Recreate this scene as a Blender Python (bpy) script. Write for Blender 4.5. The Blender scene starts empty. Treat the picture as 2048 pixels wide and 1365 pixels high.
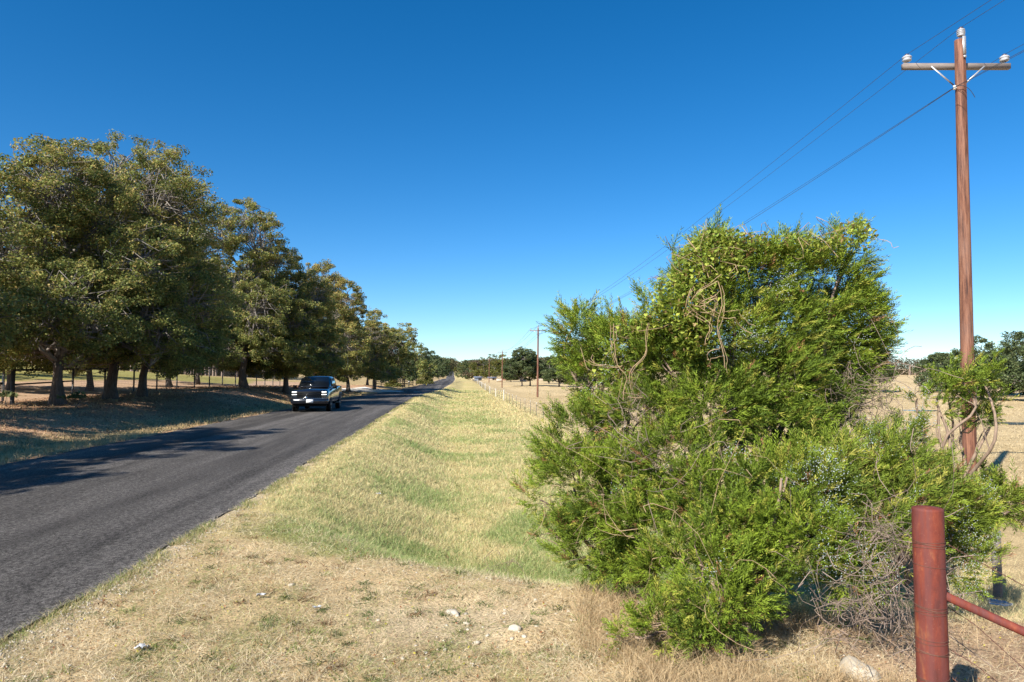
import bpy, math, random
import numpy as np
from mathutils import Vector, Matrix

# ------------------------------------------------------------------ camera, sky, sun, exposure
S = bpy.context.scene
col = S.collection
F = 1400.0; W0, H0 = 2048.0, 1365.0
YAW, PITCH, CH = math.radians(5.47), math.radians(3.07), 1.85
C0 = np.array([0.0, 0.0, CH])
RT = np.array([math.cos(YAW), -math.sin(YAW), 0.0])
FW = np.array([math.sin(YAW)*math.cos(PITCH), math.cos(YAW)*math.cos(PITCH), math.sin(PITCH)])
UP = np.cross(RT, FW)
cd = bpy.data.cameras.new('camera'); cam = bpy.data.objects.new('camera', cd); col.objects.link(cam)
cd.sensor_width = 36.0; cd.lens = 36.0*F/W0; cd.clip_start = 0.05; cd.clip_end = 9000
m = Matrix(((RT[0], UP[0], -FW[0], 0), (RT[1], UP[1], -FW[1], 0), (RT[2], UP[2], -FW[2], CH), (0, 0, 0, 1)))
cam.matrix_world = m
S.camera = cam

SUN_EL = math.radians(39); SUN_AZ = math.radians(223)      # azimuth clockwise from +Y
sdir = Vector((math.sin(SUN_AZ)*math.cos(SUN_EL), math.cos(SUN_AZ)*math.cos(SUN_EL), math.sin(SUN_EL)))
w = bpy.data.worlds.new('World'); S.world = w; w.use_nodes = True
nt = w.node_tree; nt.nodes.clear()
sky = nt.nodes.new('ShaderNodeTexSky'); sky.sky_type = 'NISHITA'; sky.sun_disc = False
sky.sun_elevation = SUN_EL; sky.sun_rotation = SUN_AZ
sky.altitude = 100; sky.air_density = 0.8; sky.dust_density = 0.15; sky.ozone_density = 4.0
hs = nt.nodes.new('ShaderNodeHueSaturation'); hs.inputs['Saturation'].default_value = 1.33; hs.inputs['Hue'].default_value = 0.4985
bg = nt.nodes.new('ShaderNodeBackground'); bg.inputs[1].default_value = 0.091
ow = nt.nodes.new('ShaderNodeOutputWorld')
nt.links.new(sky.outputs[0], hs.inputs['Color']); nt.links.new(hs.outputs[0], bg.inputs[0]); nt.links.new(bg.outputs[0], ow.inputs[0])
sl = bpy.data.lights.new('sun', 'SUN'); sl.energy = 5.0; sl.angle = math.radians(0.5); sl.color = (1.0, 0.95, 0.86)
so = bpy.data.objects.new('sun', sl); col.objects.link(so); so.rotation_euler = sdir.to_track_quat('Z', 'Y').to_euler()
S.view_settings.view_transform = 'Standard'; S.view_settings.look = 'None'
S.view_settings.exposure = 0.85; S.view_settings.gamma = 1.0; S.view_settings.use_curve_mapping = False
S.cycles.max_bounces = 6; S.cycles.transparent_max_bounces = 8

rng = np.random.default_rng(7)

# ------------------------------------------------------------------ helpers
def at(px, py, Z):
    return C0 + Z*(FW + (px-W0/2)/F*RT + (H0/2-py)/F*UP)

def tag(o, label=None, cat=None, group=None, kind=None):
    if label: o['label'] = label
    if cat: o['category'] = cat
    if group: o['group'] = group
    if kind: o['kind'] = kind
    return o

def empty(name, loc=(0, 0, 0), rz=0.0):
    o = bpy.data.objects.new(name, None); col.objects.link(o); o.location = [float(v) for v in loc]; o.rotation_euler = (0, 0, rz)
    o.empty_display_size = 0.2
    return o

def mesh_np(name, V, FA, mat, parent=None, C=None, smooth=False):
    """V (n,3); FA list of face arrays (each (k,3) or (k,4)); C per-vertex colours"""
    me = bpy.data.meshes.new(name)
    V = np.asarray(V, dtype=np.float32)
    if not isinstance(FA, list): FA = [FA]
    FA = [np.asarray(f, dtype=np.int32) for f in FA if len(f)]
    me.vertices.add(len(V)); me.vertices.foreach_set('co', V.ravel())
    nl = sum(f.size for f in FA); npoly = sum(len(f) for f in FA)
    me.loops.add(nl); me.polygons.add(npoly)
    me.loops.foreach_set('vertex_index', np.concatenate([f.ravel() for f in FA]))
    st = []; k = 0
    for f in FA:
        st.append(k + np.arange(len(f))*f.shape[1]); k += f.size
    me.polygons.foreach_set('loop_start', np.concatenate(st).astype(np.int32))
    if smooth: me.polygons.foreach_set('use_smooth', np.ones(npoly, dtype=bool))
    if C is not None:
        a = me.color_attributes.new('col', 'FLOAT_COLOR', 'POINT')
        cc = np.ones((len(V), 4), dtype=np.float32); cc[:, :3] = C
        a.data.foreach_set('color', cc.ravel())
    me.update(calc_edges=True)
    me.materials.append(mat)
    o = bpy.data.objects.new(name, me); col.objects.link(o)
    if parent is not None: o.parent = parent
    return o

class MB:
    def __init__(s): s.v = []; s.q = []; s.t = []; s.n = 0; s.c = []; s.usec = False
    def add(s, V, Q=None, T=None, c=None):
        V = np.asarray(V, float).reshape(-1, 3); s.v.append(V)
        if Q is not None and len(Q): s.q.append(np.asarray(Q, int)+s.n)
        if T is not None and len(T): s.t.append(np.asarray(T, int)+s.n)
        if c is not None:
            s.usec = True; s.c.append(np.broadcast_to(np.asarray(c, float), (len(V), 3)))
        else: s.c.append(np.full((len(V), 3), .5))
        s.n += len(V)
    def box(s, c, d, R=None):
        c = np.array(c, float); d = np.array(d, float)/2
        k = np.array([[x, y, z] for x in (-1, 1) for y in (-1, 1) for z in (-1, 1)], float)*d
        if R is not None: k = k @ np.array(R).T
        s.add(k+c, Q=[(0, 1, 3, 2), (4, 6, 7, 5), (0, 4, 5, 1), (2, 3, 7, 6), (0, 2, 6, 4), (1, 5, 7, 3)])
    def tube(s, P, r, n=6, cap=True, c=None):
        P = np.asarray(P, float); k = len(P); r = np.broadcast_to(np.asarray(r, float), (k,))
        T = np.gradient(P, axis=0); T /= np.linalg.norm(T, axis=1)[:, None]+1e-9
        ref = np.array([0, 0, 1.0]) if abs(T[:, 2]).mean() < .8 else np.array([1.0, 0, 0])
        A = np.cross(T, ref); A /= np.linalg.norm(A, axis=1)[:, None]+1e-9
        B = np.cross(T, A)
        a = np.arange(n)*2*math.pi/n
        V = P[:, None, :] + r[:, None, None]*(np.cos(a)[None, :, None]*A[:, None, :]+np.sin(a)[None, :, None]*B[:, None, :])
        V = V.reshape(-1, 3)
        i = np.arange(k-1)[:, None]*n; j = np.arange(n)[None, :]; j2 = (j+1) % n
        Q = np.stack([i+j, i+j2, i+n+j2, i+n+j], -1).reshape(-1, 4)
        T3 = None
        if cap:
            V = np.vstack([V, P[0], P[-1]])
            jj = np.arange(n); j3 = (jj+1) % n
            T3 = np.vstack([np.stack([j3, jj, np.full(n, k*n)], -1), np.stack([(k-1)*n+jj, (k-1)*n+j3, np.full(n, k*n+1)], -1)])
        s.add(V, Q, T3, c)
    def lathe(s, prof, c, n=16, axis=2, cc=None):
        """prof list of (r, h)"""
        prof = np.array(prof, float); a = np.arange(n)*2*math.pi/n
        V = np.zeros((len(prof), n, 3))
        ax = [(1, 2, 0), (2, 0, 1), (0, 1, 2)][axis]
        V[:, :, ax[0]] = prof[:, 0:1]*np.cos(a); V[:, :, ax[1]] = prof[:, 0:1]*np.sin(a); V[:, :, ax[2]] = prof[:, 1:2]
        i = np.arange(len(prof)-1)[:, None]*n; j = np.arange(n)[None, :]; j2 = (j+1) % n
        Q = np.stack([i+j, i+j2, i+n+j2, i+n+j], -1).reshape(-1, 4)
        s.add(V.reshape(-1, 3)+np.array(c, float), Q, None, cc)
    def build(s, name, mat, parent=None, smooth=False, off=(0, 0, 0)):
        V = np.vstack(s.v) - np.array(off, float)
        fa = []
        if s.q: fa.append(np.vstack(s.q))
        if s.t: fa.append(np.vstack(s.t))
        return mesh_np(name, V, fa, mat, parent, np.vstack(s.c) if s.usec else None, smooth)

def sstep(a, b, x):
    t = np.clip((x-a)/(b-a), 0, 1); return t*t*(3-2*t)

# cheap value noise
_perm = np.random.default_rng(3).random((256, 256))
def vnoise(x, y, s):
    x = np.asarray(x, float)/s; y = np.asarray(y, float)/s
    xi = np.floor(x).astype(int); yi = np.floor(y).astype(int); fx = x-xi; fy = y-yi
    fx = fx*fx*(3-2*fx); fy = fy*fy*(3-2*fy)
    g = lambda i, j: _perm[i % 256, j % 256]
    return (g(xi, yi)*(1-fx)+g(xi+1, yi)*fx)*(1-fy)+(g(xi, yi+1)*(1-fx)+g(xi+1, yi+1)*fx)*fy
def fbm(x, y, s):
    return (vnoise(x, y, s)+.5*vnoise(x+31.7, y+9.1, s/2.1)+.25*vnoise(x+3.3, y+77, s/4.3))/1.75

# ------------------------------------------------------------------ materials
def nodes(name):
    m = bpy.data.materials.new(name); m.use_nodes = True; n = m.node_tree; n.nodes.clear()
    o = n.nodes.new('ShaderNodeOutputMaterial'); b = n.nodes.new('ShaderNodeBsdfPrincipled')
    n.links.new(b.outputs[0], o.inputs[0]); return m, n, b, o
def coords(n, scale=(1, 1, 1), kind='Object'):
    if kind == 'Pos':
        t = n.nodes.new('ShaderNodeNewGeometry'); src = t.outputs['Position']
    else:
        t = n.nodes.new('ShaderNodeTexCoord'); src = t.outputs[kind]
    mp = n.nodes.new('ShaderNodeMapping'); mp.inputs['Scale'].default_value = scale
    n.links.new(src, mp.inputs[0]); return mp.outputs[0]
def noise(n, vec, scale, detail=4, rough=.6):
    t = n.nodes.new('ShaderNodeTexNoise'); t.inputs['Scale'].default_value = scale; t.inputs['Detail'].default_value = detail
    t.inputs['Roughness'].default_value = rough; n.links.new(vec, t.inputs['Vector']); return t.outputs[0]
def ramp(n, fac, stops):
    r = n.nodes.new('ShaderNodeValToRGB'); e = r.color_ramp.elements
    while len(e) < len(stops): e.new(.5)
    for k, (p, c) in enumerate(stops):
        e[k].position = p; e[k].color = (c[0], c[1], c[2], 1) if not isinstance(c, (int, float)) else (c, c, c, 1)
    n.links.new(fac, r.inputs[0]); return r.outputs[0]
def mix(n, a, b, fac, mode='MIX'):
    x = n.nodes.new('ShaderNodeMix'); x.data_type = 'RGBA'; x.blend_type = mode
    for s, v in ((x.inputs[0], fac), (x.inputs[6], a), (x.inputs[7], b)):
        if isinstance(v, (int, float)): s.default_value = v
        elif isinstance(v, tuple): s.default_value = (v[0], v[1], v[2], 1)
        else: n.links.new(v, s)
    return x.outputs[2]
def bump(n, b, h, strength=.5, dist=.02):
    u = n.nodes.new('ShaderNodeBump'); u.inputs['Strength'].default_value = strength; u.inputs['Distance'].default_value = dist
    n.links.new(h, u.inputs['Height']); n.links.new(u.outputs[0], b.inputs['Normal'])

def simple(name, c, rough=.6, metal=0.0, nscale=8, amt=.25, stretch=(1, 1, 1), bmp=0, spec=.5, coat=0):
    m, n, b, o = nodes(name)
    v = noise(n, coords(n, stretch), nscale)
    d = tuple(max(0, x*(1-amt)) for x in c); l = tuple(min(1, x*(1+amt)) for x in c)
    n.links.new(ramp(n, v, [(.3, d), (.7, l)]), b.inputs['Base Color'])
    b.inputs['Roughness'].default_value = rough; b.inputs['Metallic'].default_value = metal
    b.inputs['Specular IOR Level'].default_value = spec; b.inputs['Coat Weight'].default_value = coat
    if bmp: bump(n, b, v, bmp, .01)
    return m

def leaf_mat(name, trans=.3, rough=.55, spec=.25):
    m, n, b, o = nodes(name)
    a = n.nodes.new('ShaderNodeAttribute'); a.attribute_name = 'col'
    n.links.new(a.outputs['Color'], b.inputs['Base Color']); b.inputs['Roughness'].default_value = rough
    b.inputs['Specular IOR Level'].default_value = spec
    t = n.nodes.new('ShaderNodeBsdfTranslucent'); n.links.new(a.outputs['Color'], t.inputs[0])
    x = n.nodes.new('ShaderNodeMixShader'); x.inputs[0].default_value = trans
    n.links.new(b.outputs[0], x.inputs[1]); n.links.new(t.outputs[0], x.inputs[2]); n.links.new(x.outputs[0], o.inputs[0])
    return m
M_leaf = leaf_mat('oak_leaves', .38); M_jun = leaf_mat('juniper_foliage', .08, .6, .15); M_grass = leaf_mat('grass_blades', .25, .7, .1)
M_vine = leaf_mat('vine_leaves', .35, .4, .4); M_litter = leaf_mat('dead_leaves', .1, .8, .1)
M_bark = simple('oak_bark', (.095, .075, .062), .9, nscale=6, amt=.5, stretch=(3, 3, .6), bmp=.8)
M_limb = simple('pale_oak_limbs', (.23, .20, .175), .9, nscale=6, amt=.3)
M_jbark = simple('juniper_bark', (.24, .17, .12), .9, nscale=20, amt=.4, stretch=(2, 2, .5))
M_twig = simple('dry_twigs', (.27, .20, .155), .85, nscale=9, amt=.35)
M_vstem = simple('vine_stems', (.36, .25, .14), .8, nscale=9, amt=.3)
M_black = simple('dark_pipe_paint', (.03, .028, .026), .55, nscale=5, amt=.4)
M_wire = simple('galvanised_wire', (.25, .24, .23), .5, .6)
M_cable = simple('conductor', (.06, .065, .08), .5, .3)
M_galv = simple('galvanised_steel', (.5, .5, .5), .45, .5, nscale=10, amt=.15)
M_white = simple('white_paint', (.52, .50, .45), .7, nscale=14, amt=.15)
M_tpost = simple('steel_post_green', (.10, .095, .08), .7, nscale=14, amt=.3)

# rust
def rust():
    m, n, b, o = nodes('rusty_steel')
    v = noise(n, coords(n, (1, 1, .35)), 9, 8, .7); v2 = noise(n, coords(n, (4, 4, .25)), 8, 4, .6); v3 = noise(n, coords(n), 120, 3, .7)
    c = ramp(n, v, [(.38, (.095, .026, .020)), (.47, (.155, .034, .022)), (.56, (.20, .046, .026)), (.66, (.34, .13, .05))])
    c = mix(n, c, (.13, .045, .042), ramp(n, v2, [(.42, 0.), (.62, .7)]))
    c = mix(n, c, (.30, .16, .11), ramp(n, v3, [(.64, 0.), (.74, .55)]))
    n.links.new(c, b.inputs['Base Color']); b.inputs['Roughness'].default_value = .75; b.inputs['Specular IOR Level'].default_value = .25
    bump(n, b, v3, .35, .002); return m
M_rust = rust()
def polewood():
    m, n, b, o = nodes('treated_pole_wood')
    v = noise(n, coords(n, (7, 7, .35)), 3.2, 8, .75); g = noise(n, coords(n, (1, 1, .25)), 2.5, 3)
    c = ramp(n, v, [(.38, (.05, .020, .014)), (.48, (.145, .055, .030)), (.60, (.26, .12, .07))])
    c = mix(n, c, (.24, .15, .12), ramp(n, g, [(.5, 0.), (.7, .45)]))
    n.links.new(c, b.inputs['Base Color']); b.inputs['Roughness'].default_value = .8; bump(n, b, v, .5, .01); return m
M_pole = polewood()
M_arm = simple('weathered_timber', (.20, .165, .145), .85, nscale=5, amt=.3, stretch=(.6, 8, 8))

def ground_mat():
    m, n, b, o = nodes('ground_soil_and_turf')
    a = n.nodes.new('ShaderNodeAttribute'); a.attribute_name = 'col'
    p = coords(n, (1, 1, 1), 'Pos')
    n1 = noise(n, p, 45, 6, .75); n2 = noise(n, p, 2.2, 6, .65); n3 = noise(n, p, .12, 4, .6)
    c = mix(n, a.outputs['Color'], ramp(n, n1, [(.34, .38), (.5, .98), (.66, 1.5)]), 1.0, 'MULTIPLY')
    c = mix(n, c, ramp(n, n2, [(.3, (.78, .74, .7)), (.7, (1.18, 1.15, 1.1))]), 1.0, 'MULTIPLY')
    c = mix(n, c, ramp(n, n3, [(.35, (.88, .86, .8)), (.65, (1.1, 1.1, 1.1))]), 1.0, 'MULTIPLY')
    n.links.new(c, b.inputs['Base Color']); b.inputs['Roughness'].default_value = .95; b.inputs['Specular IOR Level'].default_value = .1
    bump(n, b, n1, .8, .03); return m
M_ground = ground_mat()
M_rock = simple('limestone', (.46, .40, .31), .9, nscale=12, amt=.18, bmp=.5)
def road_mat():
    m, n, b, o = nodes('asphalt_chipseal')
    p = coords(n, (1, 1, 1), 'Pos'); ps = coords(n, (1, .12, 1), 'Pos'); pw = coords(n, (1, .02, 1), 'Pos')
    n1 = noise(n, p, 90, 3, .8); n2 = noise(n, ps, 2.6, 8, .78); n3 = noise(n, p, 28, 3, .8); n5 = noise(n, coords(n, (1, .7, 1), 'Pos'), 24, 5, .85); n4 = noise(n, pw, .9, 5, .6)
    at_ = n.nodes.new('ShaderNodeAttribute'); at_.attribute_name = 'col'
    c = ramp(n, n1, [(.3, (.030, .026, .025)), (.5, (.104, .093, .083)), (.70, (.27, .25, .23))])
    c = mix(n, c, ramp(n, n2, [(.36, .72), (.5, .98), (.64, 1.15)]), 1.0, 'MULTIPLY')
    c = mix(n, c, ramp(n, n4, [(.38, .62), (.62, 1.28)]), 1.0, 'MULTIPLY')
    c = mix(n, c, ramp(n, n5, [(.40, .42), (.5, 1.0), (.60, 1.6)]), 1.0, 'MULTIPLY')
    c = mix(n, c, (.42, .38, .33), ramp(n, n3, [(.64, 0.), (.70, .5)]))
    c = mix(n, c, at_.outputs['Color'], 1.0, 'MULTIPLY')
    n.links.new(c, b.inputs['Base Color']); b.inputs['Roughness'].default_value = .8; b.inputs['Specular IOR Level'].default_value = .12
    bump(n, b, n1, 1.0, .015); return m
M_road = road_mat()

# ------------------------------------------------------------------ terrain
def shift(Y): return np.interp(Y, [70, 95, 120, 204, 373, 450, 700, 900, 1200, 4000], [0, 1.1, 2.7, 5.3, 8.5, 9.5, 12, 15, 20, 60])
def zroad(Y): return np.interp(Y, [-200, 90, 204, 373, 450, 700, 900, 1200, 5000], [0, 0, .7, 1.8, .9, 5.5, 10.5, 17, 40])
def zpast(X, Y):
    z = np.interp(Y, [0, 60, 110, 193, 280, 350, 600, 1000, 4000], [-.75, -1.0, -.95, -.75, .1, 1.5, 6, 14, 60])
    e = sstep(45, 110, X)*(np.interp(Y, [0, 90, 250, 400, 1000], [0, .1, 4.6, 7, 10]) )
    return z + e*np.interp(Y, [0, 300, 600], [1, .7, .1])
def ground(X, Y, rough=True):
    X = np.asarray(X, float); Y = np.asarray(Y, float)
    re = -3.0+shift(Y); le = -9.4+shift(Y); zr = zroad(Y); zp = zpast(X, Y)
    u = X-re
    dep = np.interp(Y, [0, 40, 120, 300], [.9, .85, .6, .2])
    zf = np.interp(Y, [0, 44, 81, 120, 4000], [-1.0, -1.12, -.72, -.72, -.7]) + (zr*(Y > 120))
    s1 = sstep(.5, 3.4, u); s2 = sstep(5.2, 9.5, u); s3 = sstep(9.5, 15, u)
    zd = zr+.004 - dep*s1
    z = zd*(1-s2)+zf*s2; z = z*(1-s3)+zp*s3
    # driveway apron near the camera
    yb = 7.3-.63*np.clip(X, -4, 2.6)
    k = sstep(-.3, 2.6, Y-yb)
    za = .012*sstep(-.02, .12, u)*0+.004-.09*sstep(.3, 3.4, u)-.22*sstep(5.5, 9, u)
    z = np.where(u > 0, za*(1-k)+z*k, z)
    # left side: shoulder, bank, rising pasture
    v = le-X
    bk = np.interp(Y, [0, 30, 60, 100, 140], [.35, .5, 1.1, .95, .25])
    zl = zr-.02 - .13*sstep(.3, 2, v)*(1-sstep(2.5, 4, v)) + bk*sstep(2.6, 7.5, v) + np.clip(v-13, 0, 60)*.068
    dk = sstep(84, 92, Y)*(1-sstep(112, 120, Y))*(1-sstep(18, 30, v))
    zl = zl*(1-dk)+(zr+.0+.03*np.clip(v, 0, 20))*dk
    z = np.where(v > 0, zl, z)
    z = np.where((u <= 0) & (v <= 0), zr-.02, z)
    if rough:
        r = np.clip(np.minimum(np.abs(u), 3)/3, 0, 1)*np.where(u > 0, 1, 0)+np.clip(v/2, 0, 1)*np.where(v > 0, 1, 0)
        z = z + r*((fbm(X, Y, 1.3)-.5)*.035 + (fbm(X+50, Y, 7)-.5)*.03) + r*(vnoise(X, Y, .22)-.5)*.02
    return z
def gp(px, Z):
    p = at(px, 757, Z); return np.array([p[0], p[1], float(ground(p[0], p[1]))])

STRAW = np.array([.57, .455, .27]); TAN = np.array([.55, .43, .25]); GREEN = np.array([.22, .25, .075]); DIRT = np.array([.50, .355, .24])
def zone(X, Y):
    """ground colour (what grows or lies there)"""
    re = -3.0+shift(Y); le = -9.4+shift(Y); u = X-re; v = le-X
    yb = 7.3-.63*np.clip(X, -4, 2.6)
    n_ = fbm(X, Y, 3.0); n2 = fbm(X+11, Y+5, 1.0); n3 = fbm(X-40, Y+8, 12.0)
    k = sstep(-.3, .5, Y-yb+(n2-.5)*1.6)
    g = np.clip(sstep(.45, .62, n_*.6+n3*.4)+.25, 0, 1)*sstep(.1, .9, u)*(1-sstep(5.5, 9, u))
    g = g*np.interp(Y, [0, 30, 70, 200], [1, .8, .55, .45])
    verge = STRAW[None]*(1-g[:, None])*np.array([1.0, 1.0, .85]) + np.array([.33, .34, .12])*g[:, None]
    past = TAN*(1+.25*(n3[:, None]-.5)) * (1-.12*sstep(.5, .7, n_)[:, None])
    s = sstep(7.5, 10.5, u)[:, None]; c = verge*(1-s)+past*s
    # apron straw + gravel
    ap = STRAW*np.array([1.04, 1.0, .98])*(1+.2*(n2[:, None]-.5))
    grv = (np.exp(-(((X-.1)/1.3)**2+((Y-5.7)/.75)**2))*sstep(.42, .6, n2))[:, None]
    ap = ap*(1-grv*.5)+np.array([.62, .53, .40])*grv*.5
    sand = (sstep(2.5, 2.9, X)*(1-sstep(7.5, 9, Y)))[:, None]
    ap = ap*(1-sand)+DIRT*sand
    c = np.where((u > 0)[:, None], ap*(1-k[:, None])+c*k[:, None], c)
    c = c*(1-.0) 
    edge = ((1-sstep(.0, .35, u))*(u > -0.3))[:, None]*.6
    c = c*(1-edge)+np.array([.42, .36, .29])*edge
    # left side
    ll = np.array([.38, .245, .155])[None]*(1-.5*g[:, None]*0) + 0*c
    ll = ll*(1+.9*(n2[:, None]-.5)); gr = np.array([.36, .29, .15])
    t = (sstep(.3, .8, v)*(1-sstep(2.5, 5, v+(n2-.5)*2)))[:, None]; ll = ll*(1-t)+gr*t
    dr = (sstep(12.5, 13.5, v)*(1-sstep(22, 24, v+(n_-.5)*3)))[:, None]; ll = ll*(1-dr)+np.array([.46, .32, .22])*dr
    pf = sstep(22, 24, v+(n_-.5)*3)[:, None]; ll = ll*(1-pf)+np.array([.33, .30, .10])*(1+.3*(n3[:, None]-.5))*pf
    far = sstep(120, 150, Y)[:, None]; ll = ll*(1-far)+np.array([.42, .32, .17])*far
    c = np.where((v > 0)[:, None], ll, c)
    return np.clip(c, .02, .9)

def axis_grid(lim_lo, lim_hi, c, d0, growth):
    out = [c]; d = d0; x = c
    while x < lim_hi: d = d0 + abs(x-c)*growth; x += d; out.append(x)
    x = c; lo = []
    while x > lim_lo: d = d0 + abs(x-c)*growth; x -= d; lo.append(x)
    return np.array(lo[::-1]+out)
gx = axis_grid(-1800, 2200, -1.0, .07, .022); gy = axis_grid(-40, 4200, 5.0, .07, .016)
GX, GY = np.meshgrid(gx, gy); xx = GX.ravel(); yy = GY.ravel()
zz = ground(xx, yy)
nx, ny = len(gx), len(gy)
i = np.arange(ny-1)[:, None]*nx; j = np.arange(nx-1)[None, :]
Q = np.stack([i+j, i+j+1, i+nx+j+1, i+nx+j], -1).reshape(-1, 4)
# ponds: shallow pans cut where the water lies
PONDS = [(at(1800, 757, 62)[:2], 9.0, 2.3), (at(2075, 757, 44)[:2], 8.0, 2.0)]
o = mesh_np('ground', np.stack([xx, yy, zz], -1), Q, M_ground, None, zone(xx, yy), True)
tag(o, kind='structure')
print('ground verts', len(xx))

# road: ragged edged sheet
ys = np.concatenate([np.arange(-30, 40, .12), np.arange(40, 120, .5), np.arange(120, 1300, 4.0)])
cols_ = np.array([0, .02, .05, .1, .2, .35, .5, .65, .8, .9, .95, .98, 1.0])
re = -3.0+shift(ys)+(fbm(ys*0, ys, .5)-.5)*.22+(fbm(ys*0+9, ys, 4)-.5)*.35
le = -9.4+shift(ys)+(fbm(ys*0+4, ys, .5)-.5)*.22
RX = le[:, None]+(re-le)[:, None]*cols_[None, :]; RY = np.repeat(ys[:, None], len(cols_), 1)
RZ = zroad(RY)+.014+.04*np.sin(np.pi*cols_)[None, :]
i = np.arange(len(ys)-1)[:, None]*len(cols_); j = np.arange(len(cols_)-1)[None, :]
Q = np.stack([i+j, i+j+1, i+len(cols_)+j+1, i+len(cols_)+j], -1).reshape(-1, 4)
tr = 1-.30*(np.exp(-((cols_-.18)/.07)**2)+np.exp(-((cols_-.40)/.06)**2)+np.exp(-((cols_-.62)/.06)**2)+.8*np.exp(-((cols_-.84)/.06)**2))
RC = np.repeat(tr[None, :, None], len(ys), 0)*np.array([1, 1, 1.0])
V = np.stack([RX, RY, RZ], -1).reshape(-1, 3)
# turned-down edges
for side in (0, len(cols_)-1):
    b0 = len(V); e = np.arange(len(ys))*len(cols_)+side
    vv = V[e].copy(); vv[:, 2] -= .12; V = np.vstack([V, vv]); RC = np.vstack([RC.reshape(-1, 3), RC.reshape(-1, 3)[e]])
    a = np.arange(len(ys)-1); Q = np.vstack([Q, np.stack([e[a], e[a+1], b0+a+1, b0+a], -1)])
tag(mesh_np('road', V, Q, M_road, None, RC.reshape(-1, 3), True), kind='structure')

# white gravel driveway leaving the road on the left
def strip(name, pts, width, mat, dz=.05, colr=None):
    pts = np.array(pts, float); t = np.linspace(0, 1, 40)
    P = np.stack([np.interp(t, np.linspace(0, 1, len(pts)), pts[:, k]) for k in (0, 1)], -1)
    wd = np.interp(t, np.linspace(0, 1, len(width)), width)
    T = np.gradient(P, axis=0); T /= np.linalg.norm(T, axis=1)[:, None]; N = np.stack([-T[:, 1], T[:, 0]], -1)
    rows = []
    for s in np.linspace(-1, 1, 9):
        q = P+N*wd[:, None]/2*s; rows.append(np.stack([q[:, 0], q[:, 1], ground(q[:, 0], q[:, 1], False)+dz-.06*(abs(s) > .9)], -1))
    V = np.stack(rows, 1).reshape(-1, 3); i = np.arange(39)[:, None]*9; j = np.arange(8)[None]
    Q = np.stack([i+j, i+j+1, i+9+j+1, i+9+j], -1).reshape(-1, 4)
    return mesh_np(name, V, Q, mat, None, None, True)
M_cal = simple('caliche_gravel', (.72, .66, .58), .95, nscale=6, amt=.15)
tag(strip('driveway', [(-7.6, 104), (-12, 102), (-17, 101), (-22, 100), (-27, 100)], [26, 18, 12, 8, 6], M_cal, .07), kind='structure')

# ------------------------------------------------------------------ vegetation generators
def rot_basis(D):
    D = D/(np.linalg.norm(D, axis=1)[:, None]+1e-9)
    ref = np.where(np.abs(D[:, 2:3]) < .9, np.array([[0, 0, 1.0]]), np.array([[1.0, 0, 0]]))
    A = np.cross(D, ref); A /= np.linalg.norm(A, axis=1)[:, None]+1e-9
    return D, A, np.cross(D, A)

def leaves(P, size, C, r, up=.35, aspect=.6):
    """diamond leaves at P; returns V,Q,C"""
    n = len(P); D = r.normal(size=(n, 3)); D, A, B = rot_basis(D)
    N = r.normal(size=(n, 3)); N[:, 2] = np.abs(N[:, 2])+up
    N /= np.linalg.norm(N, axis=1)[:, None]
    A = np.cross(D, N); A /= np.linalg.norm(A, axis=1)[:, None]+1e-9; D = np.cross(N, A)
    s = (size*r.uniform(.6, 1.3, n))[:, None]
    V = np.stack([P-D*s*.5, P+A*s*.5*aspect+N*s*.06, P+D*s*.5, P-A*s*.5*aspect+N*s*.06], 1).reshape(-1, 3)
    Q = np.arange(4*n).reshape(-1, 4)
    return V, Q, np.repeat(C, 4, 0)

def wig(a, b, r, k=5, amp=.12):
    a = np.asarray(a, float); b = np.asarray(b, float); L = np.linalg.norm(b-a)
    t = np.linspace(0, 1, k)[:, None]; P = a+(b-a)*t
    n_ = sum(r.normal(size=3)*w_*np.sin(np.pi*m_*t) for m_, w_ in ((1, .55), (2, .45), (3, .28)))*amp*L*.9
    P = P+n_; P[:, 2] += (np.sin(np.pi*t)*L*.06)[:, 0]
    return P

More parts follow.
